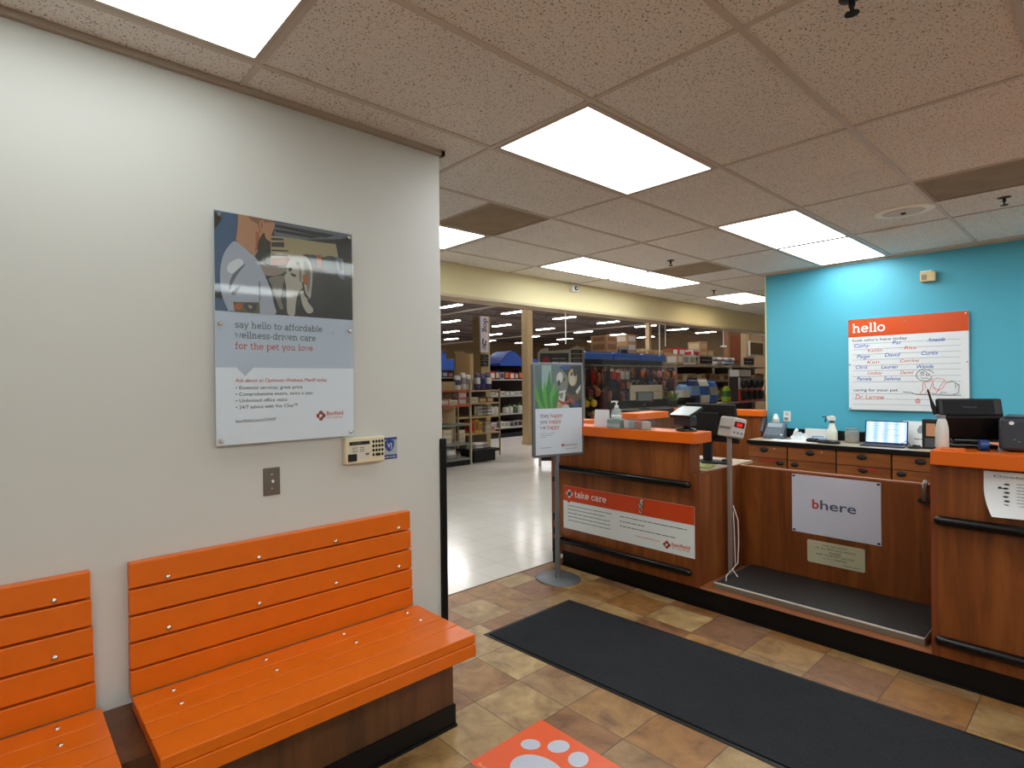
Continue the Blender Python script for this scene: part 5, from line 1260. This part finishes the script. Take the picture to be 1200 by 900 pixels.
# category pylon with dog banner
t = thing('aisle_pylon', 'tall tan aisle pylon with hanging dog banner and black category strips', 'aisle sign', (8.50, 8.98, 0))
MB().box(-.10, -.12, 0, .17, .14, 3.0).build('post', TANP, t)
bn = MB(); bn.box(-.15, -.16, 2.20, .085, -.121, 2.985); bo = bn.build('banner', mat('banner_white', (206, 200, 214), .5), t)
fb = frame((-.15, -.162, 2.21), (1, 0, 0), (0, 0, 1), (0, -1, 0))
m = MB(); put_text(m, 'dog', fb, .09, .74, .21, .001, rot=-PI/2, bold=.012)
for (x, y, s) in ((.065, .10, 1.0), (.145, .08, .9), (.10, .06, .6)):
    m.flat(ell(x, y+.10*s, .022*s, .055*s, 12), fb, .001); m.flat(ell(x+.008, y+.165*s, .026*s, .030*s, 12), fb, .0012); m.flat(rect(x-.012*s, y-.04*s, x-.004*s, y+.08*s), fb, .001); m.flat(rect(x+.008*s, y-.04*s, x+.016*s, y+.08*s), fb, .001)
m.build('banner_print', INKB, bo, recalc=False)
sg = MB()
for k in range(4): sg.box(-.115, -.150, 2.095-k*.066, .095, -.121, 2.150-k*.066)
so = sg.build('category_strip', BLACKM, t)
m = MB()
for k in range(4): greek(m, frame((0, -.152, 0), (1, 0, 0), (0, 0, 1), (0, -1, 0)), -.07, .05, 2.115-k*.066, .018, 0, k+200)
m.build('strip_text', PAL['grey'], so, recalc=False)
t = thing('header_board', 'plain tan header board left of the dog banner', 'header board', (8.42, 9.40, 0))
MB().box(-.32, -.02, 1.62, .22, .02, 2.20).build('face', TANP, t); MB().box(-.32, .02, 2.08, .0, .30, 2.24).build('side', TANP, t); MB().box(-.30, -.015, 0, -.26, .015, 1.62).box(.16, -.015, 0, .20, .015, 1.62).build('post', SHM, t)
# --- G3 further shelving left of the column, with blue canopy
gondola('shelf_gondola', 'dark backed shelving between the dog pylon and the tan column', 10.3, 12.6, 10.80, .5, (.28, .66, 1.16, 1.62), 2.0, shelf=mat('shelf_pale', (186, 182, 176), .6), back=PEG, posts=SHM)
for z, c, k, h, lab in ((.28, [('grey', 'black'), ('white', 'grey')], 'box', .16, 'grey carton on the bottom shelf left of the tan column'), (.66, [('green', 'white'), ('grey', 'white'), ('white', 'green')], 'bottle', .24, 'pale bottle on the third shelf left of the tan column'), (1.16, [('white', 'grey'), ('grey', 'white')], 'box', .12, 'white carton on the second shelf left of the tan column'), (1.62, [('red', 'white'), ('navy', 'cream'), ('grey', 'purple'), ('black', 'orange')], 'box', .22, 'coloured carton on the top shelf left of the tan column')):
    row(k, 10.45, 12.2, 10.95, z, .17, .2, h, c, lab, lab+' group', skip=.05)
def canopy(x0, x1, y, z0, hgt, lab, depth=.6, group=None):
    t = thing('blue_canopy', lab, 'canopy', ((x0+x1)/2, y, z0), group=group); w_ = x1-x0; n = 12
    poly = [(-w_/2+w_*i/n, .06+hgt*math.sin(PI*min(1, (i/n)*1.0+.0))) for i in range(n+1)] + [(w_/2, 0), (-w_/2, 0)]
    MB().prism(poly, frame((0, 0, 0), (1, 0, 0), (0, 0, 1), (0, -1, 0)), -depth/2, depth/2).build('arch', mat('canopy_navy', (22, 48, 120), .5), t)
    MB().prism([(p[0]*.98, p[1]*.9) for p in poly], frame((0, 0, 0), (1, 0, 0), (0, 0, 1), (0, -1, 0)), depth/2, depth/2+.01).build('edge_panel', mat('canopy_blue', (36, 78, 166), .5), t)
    return t
t = canopy(10.95, 11.95, 11.1, 2.0, .36, 'dark blue arched canopy above shelving left of the tan column')
t = canopy(11.98, 12.8, 11.1, 2.0, .16, 'lighter blue low canopy beside the arched one at tan column')
gondola('shelf_gondola', 'distant dark shelving unit behind the near shelving, under a blue arch', 9.0, 10.9, 12.2, .5, (.3, .8, 1.3, 1.7), 1.9, back=PEG)
t = canopy(9.3, 10.85, 12.4, 1.92, .42, 'blue arched canopy at far left above the near shelving unit')
row('box', 9.2, 10.8, 12.35, 1.7, .2, .2, .16, [('red', 'white'), ('green', 'white'), ('blue', 'white'), ('yellow', 'red')], 'bright small carton beneath the far left blue canopy', 'cartons under the far left canopy')
t = thing('toy_display', 'heap of bright plush toys on top of the far left blue canopy', 'toys', (10.75, 11.75, 0))
MB().box(-.25, -.15, 0, .35, .15, 1.95).build('bin', PAL['navy'], t)
for k in range(7):
    MB().lathe([(.02, -.09), (.08, -.05), (.1, 0), (.08, .05), (.02, .09)], (-.2+.08*k, RS.uniform(-.08, .08), 2.03+RS.uniform(0, .1)), n=10).build('plush', PAL[RS.choice(['red', 'yellow', 'white', 'blue', 'lime'])], t)
t = thing('info_sign', 'small black and white sign panel at the left edge of the store opening', 'sign', (6.55, 8.35, 0))
MB().box(-.02, -.02, 0, .02, .02, 1.55).build('post', SHM, t); MB().box(-.17, -.03, 1.50, .16, .0, 1.80).build('panel', PAL['white'], t); MB().box(-.14, -.034, 1.53, .13, -.03, 1.74).build('face', PAL['black'], t)
# endcap header sign above the poster stand
t = thing('endcap_sign', 'black endcap header sign with red circle and category list above the poster stand', 'endcap sign', (8.12, 6.46, 0), rz=-.64); t.scale = (.92, .92, .965)
m = MB(); fe = frame((0, -.03, 0), (1, 0, 0), (0, 0, 1), (0, -1, 0))
m.prism([(-.46, 1.70), (.46, 1.70), (.46, 2.22), (.32, 2.27), (.16, 2.20), (-.24, 2.17), (-.26, 2.24), (-.40, 2.21), (-.46, 2.14)], fe, -.03, .0); m.build('header', mat('endcap_putty', (168, 164, 154), .6), t)
m = MB(); m.prism(rect(-.42, 1.83, .15, 2.13), fe, 0, .006); m.build('black_panel', mat('signage_black', (38, 33, 34), .4), t)
m = MB(); m.flat(ell(-.30, 1.99, .07, .08, 20), fe, .008); m.build('red_circle', mat('signage_red', (140, 28, 34), .4), t, recalc=False)
m = MB(); greek(m, fe, -.18, .10, 2.02, .03, .008, 300); greek(m, fe, -.18, .12, 1.95, .035, .008, 301); m.build('panel_text', PAL['grey'], t, recalc=False)
for k in range(4):
    m = MB(); m.prism(rect(.20, 2.12-k*.085, .42, 2.19-k*.085), fe, 0, .008); so = m.build('category_strip', mat('signage_black', (38, 33, 34), .4), t)
    m = MB(); greek(m, fe, .24, .38, 2.145-k*.085, .016, .010, 310+k); m.build('strip_text', PAL['grey'], so, recalc=False)
MB().box(-.46, -.03, 0, -.42, .03, 1.70).box(.42, -.03, 0, .47, .03, 2.24).build('post', mat('endcap_putty', (168, 164, 154), .6), t)
MB().box(-.42, -.02, .1, .42, .02, 1.70).build('back_panel', PEG, t)

# --- G4 hanging wall of leashes and toys (middle)
t4 = gondola('peg_wall', 'dark pegboard fixture hung with leashes and toys, right of the poster stand', 8.95, 12.55, 6.85, .12, (), 2.05, back=PEG, kick=False)
m = MB(); m.box(-1.8, -.50, 1.845, 1.8, -.48, 1.86)
for k in range(6): m.box(-1.8+.72*k-.008, -.50, 1.84, -1.8+.72*k+.008, .0, 1.855)
m.build('display_rail', SHM, t4)
for k, x in enumerate((9.05, 10.10, 11.15)):
    t = thing('blue_fascia', 'bright blue fascia box on top of the leash fixture', 'fascia', (x+.5, 6.74, 1.98), group='blue fascia boxes above the leashes')
    m = MB(); m.prism([(-.50, 0), (.50, 0), (.50, .12), (.42, .15), (-.42, .15), (-.50, .12)], frame((0, 0, 0), (1, 0, 0), (0, 0, 1), (0, -1, 0)), -.1, .10); m.build('box', mat('fascia_blue', (38, 96, 200), .4), t)
    MB().box(-.50, -.103, .115, .50, -.10, .125).build('rim', PAL['skyblue'], t)
DK = [('black', 'maroon'), ('maroon', 'red'), ('black', 'brown'), ('brown', 'rust'), ('grey', 'black'), ('red', 'maroon'), ('cream', 'brown'), ('black', 'pink')]
MX = [('red', 'red'), ('orange', 'orange'), ('lime', 'lime'), ('grey', 'teal'), ('black', 'navy'), ('cream', 'rust'), ('white', 'maroon'), ('yellow', 'lime'), ('brown', 'orange')]
DB = [('black', 'navy'), ('navy', 'blue'), ('grey', 'black'), ('black', 'black'), ('brown', 'kraft'), ('navy', 'navy')]
def pegrow(x0, x1, z, w_, h, cols, kinds, label, group, y=6.78, dx=.02, cat='pet accessory', nm='hanging_pack'):
    x = x0
    while x < x1:
        c1, c2 = RS.choice(cols); k = RS.choice(kinds); ww = w_*RS.uniform(.8, 1.15)
        put(nm, hang_mesh(c1, c2, k), x+ww/2, y-RS.uniform(.02, .18), z-h, ww, .22, h*RS.uniform(.85, 1.1), label, cat, group)
        x += ww+dx
pegrow(9.15, 9.95, 1.80, .09, .34, DK, [1], 'dark leash hanging in the top row left of the pale packs', 'dark leashes, top row')
pegrow(9.95, 10.65, 1.79, .14, .22, [('pink', 'white'), ('white', 'pink'), ('cream', 'red')], [0], 'pale pink pack hanging in the top row of the leash fixture', 'pale packs, top row')
pegrow(10.65, 12.5, 1.80, .10, .20, DK+MX, [0, 1, 2], 'mixed coloured pack hanging in top row right part of the leash fixture', 'mixed packs, top row')
pegrow(10.0, 12.5, 1.57, .10, .20, DK+DB, [1, 0, 1], 'dark collar pack hanging in second row under the pale and mixed packs', 'dark collar packs, second row')
pegrow(9.15, 9.46, 1.45, .14, .22, [('maroon', 'maroon'), ('brown', 'rust')], [2, 0], 'maroon toy hanging under the leashes beside the poster stand', 'maroon toys beside the poster')
pegrow(9.50, 9.98, 1.44, .08, .60, [('black', 'rust'), ('maroon', 'maroon'), ('black', 'maroon')], [1], 'long rust leash hanging in the middle rows', 'long leashes, middle rows')
pegrow(10.0, 12.5, 1.35, .12, .22, DB+DK, [0, 1], 'dark harness pack hanging in third row behind the clear shield', 'dark harnesses, third row')
pegrow(9.15, 9.46, 1.22, .15, .20, [('red', 'red'), ('lime', 'yellow'), ('orange', 'red')], [2], 'bright red, orange or yellow ball toy beside the poster stand', 'bright ball toys')
pegrow(10.0, 12.5, 1.11, .14, .30, DB+[('grey', 'kraft')], [0, 1], 'navy or grey pack hanging in the lowest row behind the sanitizer', 'navy packs, lowest row')
pegrow(9.15, 9.95, .96, .15, .28, DK, [0, 2], 'dark pack hanging in the low row near the counter top', 'dark packs, low row')
# cartons stacked on top (over-stock)
t = thing('overstock_shelf', 'high steel overstock shelf carrying brown cartons behind the blue fascia', 'shelf', (11.2, 7.25, 0))
MB().box(-1.9, -.25, 1.98, 1.5, .30, 2.02).build('deck', PEG, t)
m = MB()
for sx in (-1.88, -.15, 1.48):
    for sy in (-.23, .28): m.box(sx-.02, sy-.02, 0, sx+.02, sy+.02, 2.0)
m.build('leg', SHM, t)
KR = [('kraft', 'cream'), ('kraft', 'brown'), ('brown', 'kraft'), ('cream', 'kraft'), ('kraft', 'white')]
row('box', 10.35, 12.0, 7.2, 2.02, .36, .4, .17, KR, 'brown cardboard carton stacked on the high shelf above blue fascia', 'brown overstock cartons', stack=3)
row('box', 10.78, 11.15, 6.98, 2.02, .36, .04, .26, [('grey', 'black')], 'grey lidded bin front on the high overstock shelf', 'grey bin on overstock shelf')
row('box', 12.0, 12.7, 7.2, 2.02, .34, .4, .12, KR, 'low brown carton at right part of the high overstock shelf', 'low overstock cartons', stack=2)

# --- G5 white racks at right
gondola('wire_rack', 'pale metal rack with bagged pet food, right part of the store view', 12.75, 15.6, 6.70, .5, (.55, .98, 1.52, 1.90), 1.93, shelf=SHM, back=mat('shade_brown', (90, 76, 58), .7), posts=SHM, pw=.05)
gondola('wire_rack', 'pale metal rack farther right, ending at the blue wall', 15.7, 18.4, 6.70, .5, (.55, .98, 1.52, 1.90), 1.93, shelf=SHM, back=mat('shade_brown', (90, 76, 58), .7), posts=SHM, pw=.05)
row('box', 12.9, 18.2, 6.9, 1.52, .24, .25, .17, [('cream', 'white'), ('grey', 'cream'), ('black', 'grey'), ('kraft', 'brown'), ('cream', 'kraft')], 'carton on the upper shelf of the pale metal racks', 'upper shelf cartons, pale racks', skip=.15)
row('box', 12.9, 18.2, 6.9, .98, .20, .25, .30, [('white', 'blue'), ('grey', 'green'), ('green', 'white'), ('cream', 'white'), ('kraft', 'orange')], 'carton on the middle shelf of the pale metal racks', 'middle shelf cartons, pale racks', skip=.1)
for k, (x, lab) in enumerate(((14.3, 'left'), (16.9, 'right'))):
    t = thing('price_sign', 'black price sign in a pale frame on the racks, the %s one' % lab, 'sign', (x, 6.75, 1.932))
    MB().box(-.36, -.02, 0, .36, .02, .24).build('frame', SHM, t); MB().box(-.31, -.026, .04, .31, -.02, .20).build('face', BLACKM, t)
    m = MB(); greek(m, frame((0, -.027, 0), (1, 0, 0), (0, 0, 1), (0, -1, 0)), -.24, .24, .10, .05, 0, 400+k); m.build('lettering', PAL['grey'], t, recalc=False)
# top stock of the racks
row('box', 13.0, 14.0, 6.95, 1.93, .30, .3, .22, [('red', 'white'), ('white', 'grey'), ('kraft', 'white')], 'carton on top of the left pale rack', 'top cartons, left rack')
flat_bags(14.9, 16.4, 6.9, 1.93, 2, [('grey', 'white'), ('skyblue', 'grey'), ('white', 'grey')], 'grey bag lying on top of the pale racks between the two price signs', 'bags on top of racks', w=.6, h=.11)
# tall far overstock with red/white cartons
t = thing('overstock_shelf', 'high overstock shelf with red and white cartons in front of the tan wall', 'shelf', (17.6, 8.6, 0))
MB().box(-2.2, -.3, 2.20, 2.6, .3, 2.25).build('deck', PEG, t)
m = MB()
for sx in (-2.18, 0, 2.58):
    for sy in (-.28, .28): m.box(sx-.02, sy-.02, 0, sx+.02, sy+.02, 2.2)
m.build('leg', SHM, t)
row('box', 15.6, 18.6, 8.55, 2.25, .45, .4, .24, [('white', 'red'), ('red', 'white'), ('kraft', 'cream'), ('kraft', 'brown')], 'red and white carton on the high shelf before the tan wall', 'red and white overstock cartons', stack=2, skip=.2)
row('box', 13.2, 15.2, 8.1, 2.0, .55, .4, .35, KR, 'large kraft carton high up between thin columns', 'large kraft cartons')
t = thing('overstock_shelf', 'plain high shelf beneath large kraft cartons, mid store', 'shelf', (14.3, 8.1, 0)); MB().box(-1.3, -.25, 1.95, 1.0, .25, 2.0).build('deck', PEG, t)
m = MB()
for sx in (-1.28, .98):
    for sy in (-.22, .22): m.box(sx-.02, sy-.02, 0, sx+.02, sy+.02, 1.96)
m.build('leg', SHM, t)
t = thing('tall_display', 'tall brown and red display panel at the left of the thin right column', 'display', (18.0, 7.65, 0))
MB().box(-.42, -.08, 0, .42, .08, 3.3).build('panel', PAL['brown'], t); MB().box(-.25, -.10, 2.1, .30, -.08, 2.9).build('picture', PAL['rust'], t)
t = thing('picture_frame', 'white outlined frame sign hanging at the far right by the blue wall', 'frame', (12.62, 4.95, 1.98))
t.location = (12.3, 4.75, 0)
m = MB()
MB().box(-.35, -.015, 2.02, .35, .015, 2.05).box(-.35, -.015, 2.29, .35, .015, 2.32).box(-.35, -.015, 2.05, -.32, .015, 2.29).box(.32, -.015, 2.05, .35, .015, 2.29).build('rim', WHITEP, t)
MB().box(-.32, -.005, 2.05, .32, .005, 2.29).build('sheet', mat('brown_sheet', (120, 100, 76), .6), t)
for s in (-.2, .2): MB().cyl((s, 0, 2.32), (s, 0, 6.3), .004, n=6).build('cord', SHM, t)

# --- G6 low front display near the enclosure: plush blue bags, green plant, dog beds
gondola('low_display', 'low pale display shelf with blue bags and black round packs beyond the terminal', 10.9, 15.3, 5.60, .45, (.55, 1.02), 1.06, shelf=SHM, back=PEG, posts=SHM)
row('bag', 11.0, 12.9, 5.75, 1.02, .40, .22, .50, [('skyblue', 'white'), ('blue', 'grey'), ('white', 'blue'), ('navy', 'skyblue')], 'blue and white pet food bag standing beyond the payment terminal', 'blue bags on low display', name='pet_food_bag')
row('bag', 13.0, 13.35, 5.72, 1.02, .26, .16, .40, [('lime', 'green')], 'lime green bag between the blue bags and the black packs', 'lime bag on low display')
def round_pack(x, z, c, lab):
    t = thing('round_pack', lab, 'pet bowl pack', (x, 5.52, z), group='black round packs on low display')
    MB().box(-.30, .02, 0, .30, .06, .27).build('card', PAL[c], t)
    m = MB()
    for s in (-.15, .15): m.cyl((s, .02, .135), (s, -.05, .135), .115, .09, n=20)
    m.build('bowl', BLACKM, t)
for k in range(2):
    for i, z in enumerate((1.03, 1.31)): round_pack(13.72+.62*k, z, ('red', 'grey')[i], 'black twin round pack on a coloured card right of the blue bags')
t = thing('white_crate', 'white box topping the black round packs', 'box', (13.9, 5.70, 1.03))
MB().box(-.32, -.05, .0, .32, .15, .58).build('panel', PEG, t); MB().box(-.30, -.06, .58, .36, .15, .74).build('box', PAL['white'], t)
row('box', 14.7, 15.25, 5.7, 1.02, .24, .2, .22, [('white', 'orange'), ('cream', 'orange'), ('grey', 'white')], 'small cream and orange carton at right end of the low display', 'end cartons, low display', stack=2)
# store checkout: white board, screen, dark desk
t = thing('checkout_desk', 'dark grey store checkout desk beyond the reception counter', 'checkout', (9.1, 5.15, 0))
MB().box(-1.05, -.3, 0, 1.9, .3, 1.02).build('desk', DARKG, t); MB().box(-1.1, -.34, 1.02, 1.95, .34, 1.06).build('top', BLACKM, t)
MB().box(-1.05, .24, 1.06, 1.9, .30, 1.20).build('upstand', BLACKM, t)
t = thing('checkout_board', 'cream panel standing on the dark checkout desk behind the small screen', 'panel', (9.0, 5.34, 1.20))
MB().box(-.42, -.01, 0.0, .62, .01, .26).build('panel', mat('board_cream', (196, 186, 170), .5), t)
MB().box(-.34, -.013, .135, -.10, -.01, .150).box(.35, -.013, .135, .56, -.01, .150).build('label_line', PAL['grey'], t)
t = thing('checkout_screen', 'small grey checkout screen on a pole before the cream panel', 'screen', (8.55, 5.05, 1.06), rz=-.5)
MB().box(-.16, -.015, .12, .16, .015, .30).build('panel', DARKG, t, bevel=.02); MB().box(-.13, -.018, .145, .13, -.015, .275).build('face', mat('grey_face', (110, 116, 120), .3), t); MB().cyl((0, .0, 0), (0, .0, .14), .02).build('pole', BLACKM, t); MB().lathe([(.10, 0), (.10, .015), (.03, .02)], n=20).build('base', BLACKM, t)
t = thing('green_plant', 'yellow green leafy plant on the checkout desk top', 'plant', (9.75, 5.20, 1.06))
MB().lathe([(.07, 0), (.09, .10), (.08, .10)], n=16).build('pot', BLACKM, t)
m = MB(); r = random.Random(5)
for k in range(60):
    a = r.uniform(0, 2*PI); el = r.uniform(.1, 1.2); L_ = r.uniform(.10, .24)
    d = Vector((math.cos(a)*math.cos(el), math.sin(a)*math.cos(el), math.sin(el)))
    s = d.cross(Vector((0, 0, 1))).normalized()*.022; b_ = Vector((0, 0, .10)); e_ = b_+d*L_
    m.add([b_, b_+d*L_*.5+s, e_, b_+d*L_*.5-s], [(0, 1, 2, 3)], False)
m.build('leaf', mat('leaf_lime', (120, 140, 40), .6), t, recalc=False)

# sign hanger rods below the cream header
def hanger(label, pts, knob=None):
    t = thing('sign_hanger', label, 'sign hanger', (pts[0][0], 4.32, 0))
    MB().tube([(x-pts[0][0], 0, z) for x, z in pts], .007, 6).build('rod', WHITEP, t)
    if knob: MB().lathe([(.01, 0), (.05, .01), (.05, .03), (.01, .04)], (knob[0]-pts[0][0], 0, knob[1]), n=14).build('hook_plate', WHITEP, t)
hanger('white looped rod hanging from the cream header above the counter', [(7.73, 1.90), (7.73, 2.36), (7.76, 2.385), (7.88, 2.385), (7.90, 2.40), (7.90, 2.05)])
hanger('straight white rod with round plate hanging from header left of right column', [(9.82, 2.41), (9.82, 2.12)], (9.82, 2.09))
hanger('thin straight rod hanging from the header above the poster stand', [(5.53, 2.41), (5.53, 2.0)])
